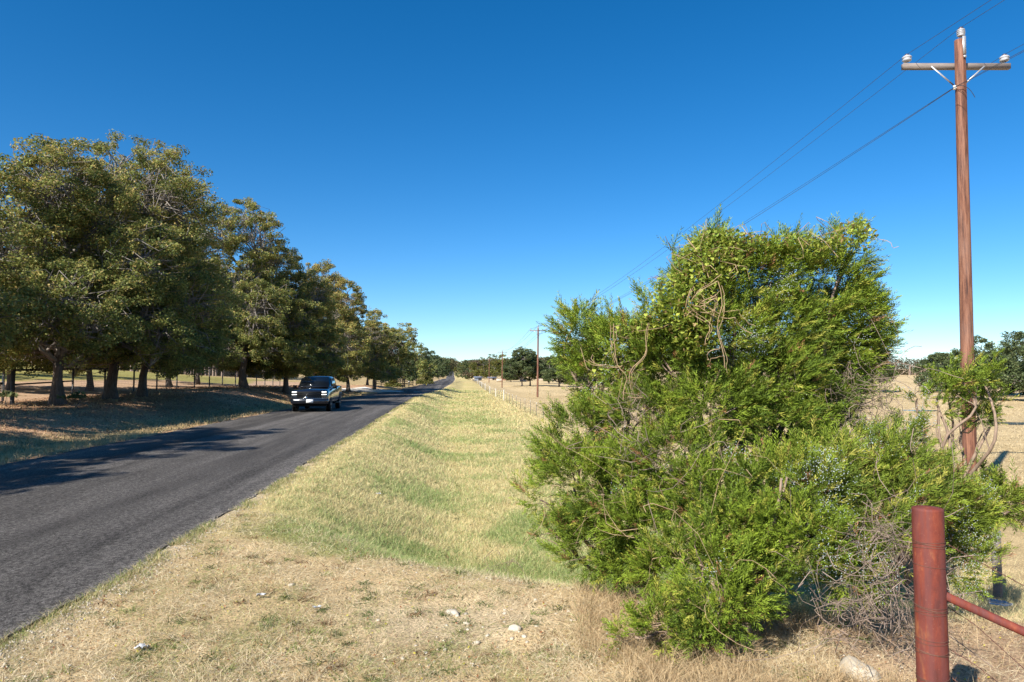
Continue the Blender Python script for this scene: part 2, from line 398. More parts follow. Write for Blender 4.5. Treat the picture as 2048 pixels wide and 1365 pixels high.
def make_tree(label, base, H, R, seed, nblob=14, ncl=26, nleaf=60, size=.13, trunk_r=.35, stems=1, low=.22, pal='oak',
              group=None, name='oak_tree', cat='tree', blobs=None, lean=(0, 0), puff=.45, limb_every=1, autumn=.3, flat=1.0, skirt=0):
    r = np.random.default_rng(seed)
    root = empty(name, base); tag(root, label, cat, group)
    cz = H*(low+(1-low)*.5); rz = H*(1-low)*.5
    if blobs is None:
        blobs = []
        for k in range(nblob):
            d = r.normal(size=3); d /= np.linalg.norm(d); f = r.uniform(.35, .80)
            if k == 0: d = np.array([0, 0, 1.]); f = .66
            if k in (1, 2, 3, 4): a = k*1.57+seed; d = np.array([math.cos(a), math.sin(a), -.72]); f = .72
            br = r.uniform(.28, .46)
            blobs.append((d[0]*f*R+lean[0], d[1]*f*R+lean[1], cz+d[2]*f*rz, br*R*1.05, br*R*1.05, max(br*rz*1.0, br*R*.75)*flat))
        for k in range(skirt):
            a = k*2.4+seed*1.3; f = r.uniform(.5, .85); blobs.append((math.cos(a)*f*R, math.sin(a)*f*R, r.uniform(2.3, 3.5), .30*R, .30*R, 1.1))
        mz = max(b[2]+b[5] for b in blobs); blobs = [(b[0], b[1], b[2]*((H-.3)/mz if b[2] > H*.4 else 1), b[3], b[4], b[5]) for b in blobs]
    B = np.array(blobs, float); wood = MB(); limb = MB()
    fork = H*max(low*.95, .16)
    tops = []
    for s in range(stems):
        a = s*2.6+seed; off = np.array([math.cos(a), math.sin(a), 0])*(.0 if stems == 1 else trunk_r*1.1)
        top = np.array([off[0]*1.8+r.normal()*.12, off[1]*1.8+r.normal()*.12, fork])
        P = wig(off, top, r, 6, .04); P[0, 2] = -.3
        rr = trunk_r*np.array([1.25, .74, .64, .60, .57, .54])
        wood.tube(P, rr, 10); tops.append(top)
        up = np.array([r.normal()*.3*R*.4, r.normal()*.3*R*.4, cz+rz*.35])
        P2 = wig(top, up, r, 7, .10); wood.tube(P2, np.linspace(trunk_r*.58, trunk_r*.12, 7), 7)
        tops.append(P2[2]); tops.append(P2[4])
    tops = np.array(tops)
    pts = []; 
    for k, b in enumerate(B):
        c = b[:3]; rad = b[3:]
        dist = np.linalg.norm(tops-c+np.array([0, 0, 1.5]), axis=1); t0 = tops[np.argmin(dist)]
        Lb = wig(t0, c, r, 6, .16); limb.tube(Lb, np.linspace(trunk_r*.30, trunk_r*.10, 6), 5)
        n = int(1.35*ncl*(rad.mean()/(B[:, 3:].mean()))**2)
        d = r.normal(size=(n, 3)); d /= np.linalg.norm(d, axis=1)[:, None]
        q = c+d*rad*r.uniform(.62, 1.0, n)[:, None]
        # drop those deep inside other blobs
        keep = np.ones(n, bool)
        for m_, b2 in enumerate(B):
            if m_ == k: continue
            keep &= (np.linalg.norm((q-b2[:3])/b2[3:], axis=1) > .55) | (r.random(n) < .12)
        q = q[keep]; pts.append(q)
        if limb_every:
            for z_ in q[::limb_every]:
                P = wig(Lb[r.integers(2, 6)], c+(z_-c)*1.06, r, 5, .2)
                limb.tube(P, np.linspace(trunk_r*.08, .008, 5)+.006, 3, False)
    pts = np.vstack(pts); n = len(pts)
    cnt = (r.integers(int(nleaf*.7), int(nleaf*2.6)+1, n)*(r.random(n) > .05)).astype(int); idx = np.repeat(np.arange(n), cnt)
    g = r.normal(size=(len(idx), 3))*.5; g = g/np.maximum(1, np.linalg.norm(g, axis=1)[:, None]/.95)
    pr = puff*r.uniform(.6, 1.25, n)[idx][:, None]
    LP = pts[idx]+g*pr*np.array([1.15, 1.15, .72])
    LP = LP[LP[:, 2] > .5]; m_ = len(LP); idx = idx[:m_]
    tone = r.uniform(0, 1, n)[idx]; hgt = np.clip((LP[:, 2]-H*low)/(H*(1-low)), 0, 1)
    if pal == 'oak':
        c1, c2, c3 = np.array([.115, .145, .042]), np.array([.33, .345, .095]), np.array([.48, .34, .12])
    elif pal == 'live':
        c1, c2, c3 = np.array([.075, .105, .045]), np.array([.16, .20, .080]), np.array([.20, .20, .08])
    elif pal == 'yellow':
        c1, c2, c3 = np.array([.10, .12, .03]), np.array([.20, .20, .05]), np.array([.26, .19, .06])
    elif pal == 'brown':
        c1, c2, c3 = np.array([.11, .085, .05]), np.array([.16, .13, .07]), np.array([.19, .12, .06])
    t = np.clip(tone+r.normal(size=m_)*.25, 0, 1)[:, None]
    Cc = c1*(1-t)+c2*t
    au = (r.random(m_) < autumn*(.35+.9*hgt)*(.4+1.2*tone)).astype(float)[:, None]*r.uniform(.4, 1, m_)[:, None]
    Cc = Cc*(1-au)+c3*au
    V, Qd, CV = leaves(LP, size*1.08, Cc*r.uniform(.75, 1.25, m_)[:, None], r)
    wood.build('trunk', M_bark, root, True)
    limb.build('branches', M_limb, root, True)
    mesh_np('crown', V, Qd, M_leaf, root, CV)
    return root

# ---- the row of oaks along the left verge
ROW = 'oaks lining the left side of the road'
def oak_at(px, Z, label, H, R, seed, **k):
    p = gp(px, Z); k.setdefault('skirt', 9); return make_tree(label, p, H, R, seed, group=ROW, **k)
base = np.array([-19.2, 12.0, float(ground(-19.2, 12.0))])
make_tree('oak off the left edge whose shadow crosses the asphalt', base, 13.6, 6.2, 11, 14, 36, 80, .15, group=ROW, limb_every=3)
base = np.array([-20.0, 25.0, float(ground(-20.0, 25.0))])
make_tree('oak at the far left edge of the photo, cut by the frame', base, 9.8, 5.0, 12, 15, 40, 70, .13, group=ROW)
oak_at(122, 34, 'large oak with two trunks side by side in front of the pipe fence', 13.0, 5.6, 21, nblob=17, ncl=44, nleaf=85, size=.12, stems=2, trunk_r=.34, low=.13)
oak_at(222, 39, 'oak with a thick flared trunk just right of the twin trunked oak', 15.7, 6.0, 22, nblob=15, ncl=40, nleaf=80, size=.12, trunk_r=.42, low=.13)
oak_at(284, 42, 'tall oak with a rounded upper crown standing apart against the sky', 15.7, 5.0, 27, nblob=15, ncl=40, nleaf=80, size=.12, trunk_r=.33, lean=(.2, 0), low=.13)
oak_at(488, 59, 'oak with a straight dark trunk left of the pickup', 16.8, 6.0, 24, nblob=17, ncl=44, nleaf=75, size=.14, trunk_r=.42, low=.14)
oak_at(572, 64, 'lower bushy oak directly behind the dark pickup', 13.4, 5.2, 25, nblob=15, ncl=40, nleaf=75, size=.14, trunk_r=.35, low=.10)
oak_at(640, 79, 'brownish oak whose crown rises behind the pickup roof', 15.0, 5.8, 26, nblob=15, ncl=40, nleaf=60, size=.16, trunk_r=.35, low=.10, autumn=.55)
oak_at(697, 92, 'oak with orange tinted leaves between pickup and driveway', 13.4, 5.8, 23, nblob=15, ncl=36, nleaf=55, size=.18, trunk_r=.35, low=.10, autumn=.5)
oak_at(748, 104, 'last dark oak before the white gravel driveway', 12.3, 5.6, 28, nblob=14, ncl=32, nleaf=50, size=.19, trunk_r=.35, low=.12)
base = np.array([-19.0, 5.5, float(ground(-19.0, 5.5))])
make_tree('oak off the left edge, nearest of the row to the camera', base, 11.0, 5.2, 14, 14, 34, 75, .16, group=ROW, limb_every=3)
for px, Z, H, R, sd in ((-330, 50, 9.5, 6.5, 51), (-130, 60, 9.5, 6.5, 52), (110, 72, 9.0, 6.0, 53)):
    oak_at(px, Z, 'oak standing in the left pasture %s' % {51: 'well outside the left edge, shading the grass', 52: 'just outside the left edge, shading the grass', 53: 'behind the twin trunked oak'}[sd], H, R, sd, nblob=12, ncl=24, nleaf=40, size=.2, trunk_r=.3, limb_every=5, skirt=2)
# second rank behind
for px, Z, lb, H, R, sd in ((395, 74, 'oak half hidden behind the front row, left of the straight trunk', 17.0, 5.6, 31), (340, 60, 'oak filling the gap under the tall rounded crown', 14.0, 5.2, 32),
                            (180, 48, 'oak behind the two thick leftmost trunks', 11.5, 5.2, 33), (20, 44, 'oak behind the gate at the far left', 10.5, 5.0, 34), (735, 120, 'green oak at the end of the row above the driveway', 11.5, 5.0, 35)):
    oak_at(px, Z, lb, H, R, sd, nblob=12, ncl=30, nleaf=45, size=.17, trunk_r=.28, low=.2, limb_every=3)
G2 = 'trees beyond the driveway along the left of the road'
for k, (px, Z, lb, H, R, pal) in enumerate(((806, 142, 'slim trunked green tree right behind the mailbox', 7.6, 3.4, 'live'), (833, 158, 'taller olive tree right of the mailbox', 10.0, 4.0, 'oak'),
        (850, 180, 'dark rounded tree by the road beyond the mailbox', 10.0, 4.6, 'live'), (866, 205, 'dark green tree leaning to the distant road', 9.5, 4.6, 'live'), (878, 240, 'farthest dark tree on the left of the road', 9.0, 4.4, 'live'),
        (778, 170, 'pale green tree behind the board fence', 6.0, 3.0, 'yellow'))):
    make_tree(lb, gp(px, Z), H, R, 40+k, 10, 18, 26, .32, .2, low=.1, pal=pal, group=G2, limb_every=4, puff=.6, autumn=.15)
# ---- pasture trees on the right
G3 = 'oaks standing in the right hand pasture'
for k, (px, Z, lb, H, R, lo, nb) in enumerate(((1044, 216, 'broad dark oak left of the second utility pole', 12.3, 5.4, .16, 14), (1060, 220, 'pale trunked oak whose crown meets the second utility pole', 11.6, 5.2, .16, 14),
        (1118, 210, 'low oak between the second pole and the junipers', 9.5, 5.6, .10, 12), (1098, 260, 'round topped oak far behind the second pole', 11.0, 5.0, .12, 10), (1178, 108, 'oak whose top peeks over the left juniper', 11.2, 5.0, .12, 14),
        (1672, 128, 'dark oak seen through the right edge of the tall juniper', 10.0, 5.4, .15, 13), (1745, 124, 'oak with reddish leaves right of the tall juniper', 9.2, 4.2, .16, 12),
        (1962, 92, 'spreading oak behind the near utility pole', 8.4, 6.2, .10, 15), (2052, 104, 'oak cut by the right edge of the photo', 10.0, 6.0, .12, 14), (1885, 120, 'low bushy oak left of the near utility pole', 7.0, 4.6, .06, 12), (2100, 84, 'oak outside the right edge beside the pond', 8.2, 5.0, .1, 10))):
    make_tree(lb, gp(px, Z), H, R, 60+k, nb, 26, 34, .26 if Z < 150 else .36, .34, low=lo, pal='live', group=G3, limb_every=3, puff=.6, autumn=.6 if k == 6 else .1)
G4 = 'distant trees around the head of the pasture'
for k, (px, Z, lb, H, R, pal) in enumerate(((934, 430, 'dark tree where the distant road disappears', 13, 7.5, 'live'), (950, 400, 'brownish distant tree left of the fourth pole', 11, 6.5, 'brown'), (966, 370, 'bright yellow green tree left of the fourth pole', 11.5, 6.5, 'yellow'),
        (988, 350, 'yellow green tree between the third and fourth poles', 11, 6.5, 'yellow'), (1006, 380, 'olive tree behind the third pole', 13, 7, 'oak'), (985, 480, 'green treetop above the yellow trees', 16, 9, 'live'), (922, 700, 'small bright tree beside the far road', 14, 8, 'yellow'), (1022, 300, 'small grey green tree right of the third pole', 8, 4, 'live'))):
    make_tree(lb, gp(px, Z), H, R, 90+k, 9, 16, 22, .55, .3, low=.06, pal=pal, group=G4, limb_every=6, puff=.9, autumn=.2)

# ---- far woods (mass)
def woods(name, pts, depth, h, n, size, pal, label, trunks=0, seed=1, bare=0.0):
    r = np.random.default_rng(seed); pts = np.array(pts, float)
    t = r.random(n); P = np.stack([np.interp(t, np.linspace(0, 1, len(pts)), pts[:, k]) for k in (0, 1)], -1)
    d = r.random(n)**1.5*depth
    T = pts[-1]-pts[0]; T /= np.linalg.norm(T); N = np.stack([-T[1], T[0]]); 
    if np.dot(N, pts.mean(0)) < 0: N = -N
    P = P+N*d[:, None]
    L = np.linalg.norm(pts[-1]-pts[0])
    s = t*L
    hh = h*(.62+.55*fbm(s, d*1.5, 7.0)+.25*(vnoise(s, d, 2.5)-.5))
    f = r.random(n)**.95
    z = ground(P[:, 0], P[:, 1])-.1+f*hh
    P += r.normal(size=P.shape)*1.0
    c1, c2 = pal; k = np.clip(vnoise(s, d+z*2, 4.0)+r.normal(size=n)*.2, 0, 1)[:, None]
    C = (np.array(c1)*(1-k)+np.array(c2)*k)*r.uniform(.7, 1.3, n)[:, None]
    V, Q, CV = leaves(np.stack([P[:, 0], P[:, 1], z], -1), size, C, r)
    o = mesh_np(name, V, Q, M_leaf, None, CV); tag(o, label, 'woods', kind='stuff')
    if trunks:
        mb = MB()
        for q in range(trunks):
            t_ = r.random(); p = np.array([np.interp(t_, np.linspace(0, 1, len(pts)), pts[:, k]) for k in (0, 1)])-N*r.random()*3
            g = float(ground(p[0], p[1])); P3 = wig((p[0], p[1], g-.2), (p[0]+r.normal()*.4, p[1], g+h*.6), r, 4, .05)
            mb.tube(P3, [.2, .16, .13, .08], 4, False)
        o2 = mb.build('trunks', M_twig, o); tag(o2, 'pale bare trunks along the wood edge', kind='stuff')
    return o
def PL(*a): return [tuple(at(px, 757, Z)[:2]) for px, Z in a]
woods('left_woods', PL((-500, 120), (-200, 122), (100, 128), (350, 135), (560, 150)), 30, 10.5, 95000, .60, ((.045, .065, .022), (.12, .13, .045)), 'dense green wood beyond the left pasture', 90, 5)
woods('right_brush', PL((1560, 262), (1750, 258), (1900, 262), (2100, 270), (2500, 300)), 25, 6.6, 34000, .55, ((.07, .075, .035), (.17, .12, .07)), 'olive and brown brush line at the far edge of the right pasture', 120, 6)
woods('far_woods', PL((700, 560), (840, 640), (912, 1000)), 90, 18, 60000, 2.2, ((.08, .085, .04), (.16, .14, .06)), 'far hazy wood left of the distant road', 0, 8)
woods('ridge_woods', PL((885, 1150), (1000, 820), (1200, 620), (1600, 560)), 90, 15, 70000, 2.0, ((.09, .09, .045), (.17, .14, .07)), 'far wooded ridge behind the pasture', 0, 9)

# ------------------------------------------------------------------ junipers
def juniper(label, base, blobs, seed, dens=170, colmul=(1, 1, 1), berries=0.25, group='junipers massed on the right', name='juniper_bush', sprig=.17, stems=3, updir=(.15, 0, .55), spikes=17, cut=.37):
    """blobs world-space (x,y,z,rx,ry,rz)"""
    r = np.random.default_rng(seed); base = np.array(base, float)
    root = empty(name, base); tag(root, label, 'juniper', group)
    B = np.array(blobs, float); B[:, :3] -= base
    P = []; D = []
    for k, b in enumerate(B):
        rad = b[3:]; area = 4*math.pi*(rad.mean())**2; n = int(area*dens*2.6)
        d = r.normal(size=(n, 3)); d /= np.linalg.norm(d, axis=1)[:, None]
        lump = .80+.34*vnoise(d[:, 0]*3+k*7+d[:, 2]*2, d[:, 1]*3+d[:, 2]*3.1, .8)
        q = b[:3]+d*rad*(r.uniform(.25, 1.0, n)**.5*lump)[:, None]
        keep = np.ones(n, bool)
        for m_, b2 in enumerate(B):
            if m_ != k: keep &= (np.linalg.norm((q-b2[:3])/b2[3:], axis=1) > .5) | (r.random(n) < .25)
        # clumping: drop sprigs in low-noise pockets to open dark gaps
        pk = vnoise(q[:, 0]*1.0+q[:, 1]*.6+50, q[:, 2]*1.0+q[:, 1]*.3+50, .26)*.6+vnoise(q[:, 0]+20, q[:, 2]+q[:, 1], .11)*.4
        keep &= pk > cut
        keep &= q[:, 2] > -.02
        P.append(q[keep]); D.append(d[keep])
        # arching boughs poking out
        for s in range(int(spikes*rad.mean())):
            dd = r.normal(size=3); dd /= np.linalg.norm(dd); dd[2] = abs(dd[2])*.6+.1; a0 = b[:3]+dd*rad*.75; L = r.uniform(.10, .30)
            if a0[2] < .2: continue
            mm = r.integers(10, 20); tt = np.sort(r.random(mm))[:, None]; out = dd/np.linalg.norm(dd)
            out = out+np.array(updir)*.6; out /= np.linalg.norm(out)
            P.append(a0+out*tt*L+np.array([0, 0, .1])*tt**2*L+r.normal(size=(mm, 3))*.025*(1.3-tt)); D.append(np.repeat(out[None], mm, 0))
    P = np.vstack(P); D = np.vstack(D)
    dn = D+np.array(updir)+r.normal(size=D.shape)*.38; dn, A, Bv = rot_basis(dn)
    n = len(P); L = sprig*r.uniform(.55, 1.25, n)
    K = 20
    tone = np.clip(vnoise(P[:, 0]*1.3+P[:, 1], P[:, 2]+P[:, 1]*.7, .22)*.9+r.normal(size=n)*.16+.1, 0, 1)
    c1, c2, c3 = np.array([.060, .100, .016]), np.array([.215, .29, .028]), np.array([.30, .30, .05])
    C = c1*(1-tone[:, None])+c2*tone[:, None]; y = (r.random(n) < .14)[:, None]; C = np.where(y, c3, C)
    dead = (r.random(n) < .02)[:, None]; C = np.where(dead, np.array([.26, .13, .06]), C)*np.array(colmul)
    # each sprig: K scale-leaf blades off a short axis, in a flattened plume
    t = np.linspace(.05, 1.0, K)[None, :]; 
    ang = (np.arange(K)*2.4)[None, :]+r.random(n)[:, None]*6.28
    bl = (L[:, None]*(.46-.28*t))*r.uniform(.7, 1.2, (n, K))
    O = P[:, None, :]+dn[:, None, :]*(L[:, None]*t)[..., None]
    rad_ = np.cos(ang)[..., None]*A[:, None, :]+np.sin(ang)[..., None]*.6*Bv[:, None, :]
    tipd = dn[:, None, :]*.85+rad_*.75; tipd /= np.linalg.norm(tipd, axis=2)[..., None]
    wdir = np.cross(tipd, r.normal(size=tipd.shape)); wdir /= np.linalg.norm(wdir, axis=2)[..., None]+1e-9
    wd = r.uniform(.0026, .0050, (n, K))[..., None]
    tip = O+tipd*bl[..., None]; mid = O+tipd*bl[..., None]*.45
    V = np.stack([O, mid+wdir*wd, tip, mid-wdir*wd], 2).reshape(-1, 3)
    Qd = np.arange(len(V)).reshape(-1, 4)
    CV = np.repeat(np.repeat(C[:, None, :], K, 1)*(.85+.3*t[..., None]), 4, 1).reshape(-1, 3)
    CV = np.clip(CV, 0, 1)
    if berries:
        bp = vnoise(P[:, 0]+9, P[:, 2]+P[:, 1]+3, .42) > (1-berries*1.15)
        Pb = P[bp]; rep = 7; Pb = np.repeat(Pb, rep, 0)+r.normal(size=(len(Pb)*rep, 3))*.035+np.repeat(dn[bp]*L[bp][:, None]*.75, rep, 0)
        s = r.uniform(.0035, .0055, len(Pb))[:, None, None]
        oc = np.array([[1, 0, 0], [-1, 0, 0], [0, 1, 0], [0, -1, 0], [0, 0, 1], [0, 0, -1]], float)[None]
        VB = (Pb[:, None, :]+oc*s).reshape(-1, 3); f = np.array([[0, 2, 4], [2, 1, 4], [1, 3, 4], [3, 0, 4], [2, 0, 5], [1, 2, 5], [3, 1, 5], [0, 3, 5]])
        TB = (np.arange(len(Pb))[:, None, None]*6+f[None]).reshape(-1, 3)
        tag(mesh_np('berries', VB, TB, M_berry, root), kind='stuff')
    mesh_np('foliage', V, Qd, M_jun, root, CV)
    wood = MB()
    for s in range(stems):
        off = np.array([r.normal()*.06, r.normal()*.06, -.15]); top = B[np.argmax(B[:, 2]), :3]*np.array([.8, .8, .9])+r.normal(size=3)*.15
        wood.tube(wig(off, top, r, 12, .07), np.linspace(.036, .008, 12), 7)
    for b in B:
        q0 = np.array([b[0]*.25, b[1]*.25, max(.12, b[2]*.35)])
        Lp = wig(q0, b[:3], r, 12, .10); wood.tube(Lp, np.linspace(.022, .008, 12), 5)
        for s in range(int(9*b[3:].mean()/.5)):
            d = r.normal(size=3); d /= np.linalg.norm(d); e = b[:3]+d*b[3:]*r.uniform(.6, .98)
            if e[2] < .05: continue
            wood.tube(wig(Lp[r.integers(4, 12)], e, r, 8, .14), np.linspace(.008, .0025, 8), 3, False)
    wood.build('trunk', M_jbark, root, True)
    return root
M_berry = simple('juniper_berries', (.42, .48, .47), .6, nscale=30, amt=.2)

def BL(lst, zs=1.0):
    out = []
    for px, py, Z, rpx, rpy in lst:
        c = at(px, py, Z); k = Z/F; out.append((c[0], c[1], c[2], rpx*k, (rpx+rpy)/2*k*.9, rpy*k))
    return out
tall = BL([(1415, 575, 6.7, 72, 85), (1430, 512, 6.8, 48, 38), (1500, 575, 6.8, 90, 80), (1575, 545, 6.9, 80, 72), (1660, 580, 7.0, 72, 75), (1708, 505, 7.1, 32, 50),
           (1560, 660, 6.9, 110, 90), (1665, 650, 7.1, 90, 85), (1720, 640, 7.2, 60, 60), (1440, 680, 6.5, 95, 90), (1530, 760, 6.6, 110, 85), (1620, 745, 7.1, 75, 60),
           (1350, 640, 6.6, 70, 70), (1440, 810, 6.4, 100, 80), (1540, 850, 6.6, 95, 80), (1690, 725, 7.1, 62, 42), (1650, 800, 6.9, 78, 48), (1735, 700, 7.2, 40, 34), (1600, 850, 6.7, 80, 45), (1310, 690, 6.7, 50, 55), (1735, 790, 7.0, 40, 30)])
pb = gp(1480, 6.8)
juniper('tall juniper topped with yellow green vine', pb, tall, 5, dens=175, berries=.16, name='juniper_tree', updir=(.35, 0, .45), stems=4)
left = BL([(1160, 690, 7.3, 42, 62), (1150, 650, 7.4, 26, 30), (1190, 760, 7.2, 62, 55), (1260, 720, 6.9, 70, 70), (1230, 690, 7.1, 60, 50), (1330, 740, 6.7, 75, 80), (1180, 860, 6.9, 75, 48), (1290, 840, 6.6, 90, 80),
           (1150, 960, 6.6, 78, 80), (1230, 990, 6.3, 100, 95), (1120, 905, 6.8, 45, 45), (1200, 1085, 6.3, 85, 55), (1080, 1000, 6.8, 32, 22), (1110, 1075, 6.5, 45, 30), (1340, 930, 6.2, 95, 90), (1290, 1060, 6.0, 90, 70), (1175, 1120, 6.3, 55, 30), (1255, 1130, 6.1, 60, 32), (1320, 1140, 5.8, 50, 30)])
juniper('juniper on the left of the mass, overhanging the roadside grass', gp(1250, 6.8), left, 6, dens=175, berries=.18, updir=(-.25, 0, .45))
front = BL([(1420, 1000, 5.8, 110, 90), (1480, 1080, 5.4, 110, 85), (1400, 1130, 5.2, 95, 75), (1440, 1200, 4.9, 85, 75), (1330, 1255, 4.9, 75, 36), (1270, 1275, 4.9, 45, 24), (1500, 1160, 5.2, 70, 70), (1590, 1080, 5.3, 90, 80), (1400, 1275, 4.75, 50, 30), (1560, 980, 5.7, 95, 80)])
juniper('low juniper in front sprawling over the straw by the red post', gp(1450, 5.2), front, 7, dens=190, berries=.22, updir=(-.1, -.1, .5), sprig=.14)
right = BL([(1660, 960, 6.0, 100, 80), (1760, 940, 6.2, 100, 65), (1690, 1060, 5.6, 95, 70), (1790, 1010, 5.9, 90, 70), (1860, 975, 6.4, 75, 48), (1925, 1025, 6.5, 62, 38), (1990, 1005, 6.7, 50, 34), (1910, 1060, 6.5, 50, 55),
            (1820, 880, 6.6, 45, 26), (1700, 890, 6.5, 70, 36), (1925, 1130, 6.3, 48, 50), (2040, 1000, 6.8, 40, 50), (1640, 1000, 5.6, 70, 80), (1700, 1140, 5.3, 70, 55), (1780, 1110, 5.5, 60, 50)])
rb = juniper('spreading juniper behind the red post, pale with berries', gp(1760, 6.3), right, 8, dens=175, berries=.33, cut=.40, updir=(.3, 0, .45), colmul=(1.05, 1.0, 1.15))
arms = BL([(1925, 765, 6.6, 36, 15), (1890, 778, 6.6, 26, 16), (1965, 760, 6.7, 26, 8), (1880, 822, 6.6, 30, 14), (1835, 798, 6.6, 22, 7), (1965, 836, 6.7, 38, 12), (2000, 808, 6.8, 22, 7)])
juniper('upper juniper boughs crossing the near utility pole', gp(1850, 6.6), arms, 9, dens=260, berries=.3, updir=(.3, 0, .3), sprig=.11, stems=1, spikes=40, cut=.49)

# ---- climbing vine on the tall juniper
def climbing_vine():
    r = np.random.default_rng(77); base = gp(1420, 6.3); root = empty('climbing_vine', base)
    tag(root, 'yellow green vine climbing over the top left of the tall juniper', 'vine')
    lst = [(1425, 490, 6.5, 46, 30), (1378, 535, 6.4, 34, 40), (1345, 590, 6.4, 34, 42), (1375, 600, 6.25, 50, 50), (1420, 530, 6.35, 60, 40), (1310, 640, 6.45, 40, 30), (1390, 650, 6.15, 40, 50), (1490, 490, 6.6, 45, 22), (1550, 485, 6.6, 45, 18),
           (1610, 500, 6.6, 45, 20), (1700, 475, 6.8, 42, 26), (1720, 455, 6.9, 20, 16), (1270, 665, 6.6, 35, 16), (1250, 720, 6.6, 60, 50), (1440, 495, 6.5, 50, 30), (1650, 492, 6.7, 40, 20)]
    V = []; Q = []; C = []; nn = 0; stems = MB()
    for px, py, Z, rx, ry in lst:
        n = int(rx*ry*.42); d = r.normal(size=(n, 3)); d /= np.linalg.norm(d, axis=1)[:, None]; k = Z/F
        if py > 700: n = n//6; d = d[:n]
        c = at(px, py, Z)-base; P = c+d*np.array([rx, (rx+ry)/2, ry])*k*r.uniform(.55, 1.3, n)[:, None]
        n_s = 1; t = r.random(n)[:, None]; cc = np.array([.18, .28, .045])*(1-t)+np.array([.47, .50, .09])*t
        cc = np.where((r.random(n) < .10)[:, None], np.array([.40, .27, .12]), cc)
        # heart shaped leaf: 6-gon as two quads
        D, A, B = rot_basis(r.normal(size=(n, 3))+np.array([0, 0, -.6]))
        N = np.cross(D, A); s = r.uniform(.016, .042, n)[:, None]
        v = np.stack([P-D*s*.25, P-D*s*.5+A*s*.32, P+A*s*.5, P+D*s*.75, P-A*s*.5, P-D*s*.5-A*s*.32], 1).reshape(-1, 3)
        b = np.arange(n)[:, None]*6+nn
        Q.append(np.vstack([b+np.array([[0, 1, 2, 3]]), b+np.array([[0, 3, 4, 5]])])); V.append(v); C.append(np.repeat(cc, 6, 0)); nn += 6*n
        for s_ in range(max(2, int(rx/12))):
            a = c+r.normal(size=3)*np.array([rx, rx, ry])*k*.8; e = c+r.normal(size=3)*np.array([rx, rx, ry])*k*.9
            stems.tube(wig(a, e, r, 8, .35), .003, 3, False)
    # looping bare stems hanging in front
    a = at(1432, 560, 6.0)-base
    py0 = 0
    for pts in ([(1432, 560), (1445, 620), (1438, 660), (1440, 700), (1452, 740)], [(1378, 580), (1376, 620), (1410, 640), (1418, 665), (1415, 690)], [(1440, 632), (1400, 600), (1425, 590), (1440, 610), (1425, 640)],
                [(1440, 632), (1462, 634), (1480, 648), (1500, 665)], [(1440, 690), (1420, 710), (1412, 722)], [(1430, 560), (1405, 585), (1382, 605), (1400, 612), (1436, 600)],
                [(1225, 650), (1235, 700), (1232, 730), (1255, 760), (1250, 800)], [(1300, 650), (1290, 700), (1262, 745), (1268, 800)], [(1180, 720), (1215, 735), (1240, 730)], [(1255, 790), (1290, 800), (1320, 845), (1335, 900)]):
        py0 += 1.3; q = np.array([at(x, y, 5.95 if x > 1360 else 6.25)-base for x, y in pts]); tt = np.linspace(0, 1, 14); s0 = np.linspace(0, 1, len(q))
        qq = np.stack([np.interp(tt, s0, q[:, i]) for i in range(3)], -1)+np.stack([np.sin(tt*9+i_*2+py0)*.018 for i_ in range(3)], -1)
        stems.tube(qq, .0038, 4, False)
        stems.tube(qq+r.normal(size=3)*.03+r.normal(size=(14, 3))*.006, .0024, 4, False)
    stems.tube(wig(np.array([0, 0, -.1]), at(1440, 740, 6.2)-base, r, 8, .06), .008, 5, False)
    mesh_np('leaves', np.vstack(V), np.vstack(Q), M_vine, root, np.vstack(C)); stems.build('stems', M_vstem, root)
climbing_vine()

# ---- dry tangled brush
def tangle(name, label, cat, base, blobs, n, seed, mat, rad=.0035, L=.4, group=None, droop=0.0):
    r = np.random.default_rng(seed); root_loc = np.array(base); mb = MB()
    B = np.array(blobs); B[:, :3] -= root_loc
    for k in range(n):
        b = B[r.integers(len(B))]; d = r.normal(size=3); d /= np.linalg.norm(d)
        e = b[:3]+d*b[3:]*r.uniform(.3, 1.0); a = np.array([b[0]*.7+r.normal()*.1, b[1]*.7+r.normal()*.1, max(-.05, b[2]-b[5]*r.uniform(.4, 1.0))])
        if r.random() < .55: a = e+r.normal(size=3)*L*.6
        a[2] = max(a[2], -.05); e[2] = max(e[2], .02)
        P = wig(a, e, r, 9, .30); mb.tube(P, np.linspace(rad*1.3, rad*.35, 9), 3, False)
        if r.random() < .6:
            q = P[3]; mb.tube(wig(q, q+r.normal(size=3)*L*.35, r, 4, .2), rad*.5, 3, False)
    o = mb.build(name, mat); o.location = [float(v) for v in root_loc]; tag(o, label, cat, group); return o
tangle('dead_brush', 'grey leafless brush tangled against the left side of the red post', 'dead brush', gp(1760, 5.0), BL([(1750, 1100, 4.9, 80, 50), (1790, 1190, 4.8, 50, 75), (1700, 1200, 4.9, 100, 55), (1780, 1060, 5.0, 50, 30)]), 150, 15, M_twig, .0026, .5)
tangle('dead_brush', 'bare twigs showing through the gap in the tall juniper', 'dead brush', gp(1330, 6.3), BL([(1280, 900, 6.0, 90, 40), (1440, 900, 5.9, 80, 50), (1330, 920, 5.95, 60, 50), (1250, 800, 6.3, 50, 60)]), 75, 16, M_twig, .0028, .4)
tangle('dead_brush', 'thin dry brush standing right of the tall juniper', 'dead brush', gp(1730, 7.2), BL([(1730, 800, 6.6, 80, 45), (1690, 780, 6.6, 60, 40), (1760, 760, 6.8, 40, 60)]), 110, 17, M_twig, .0028, .4)
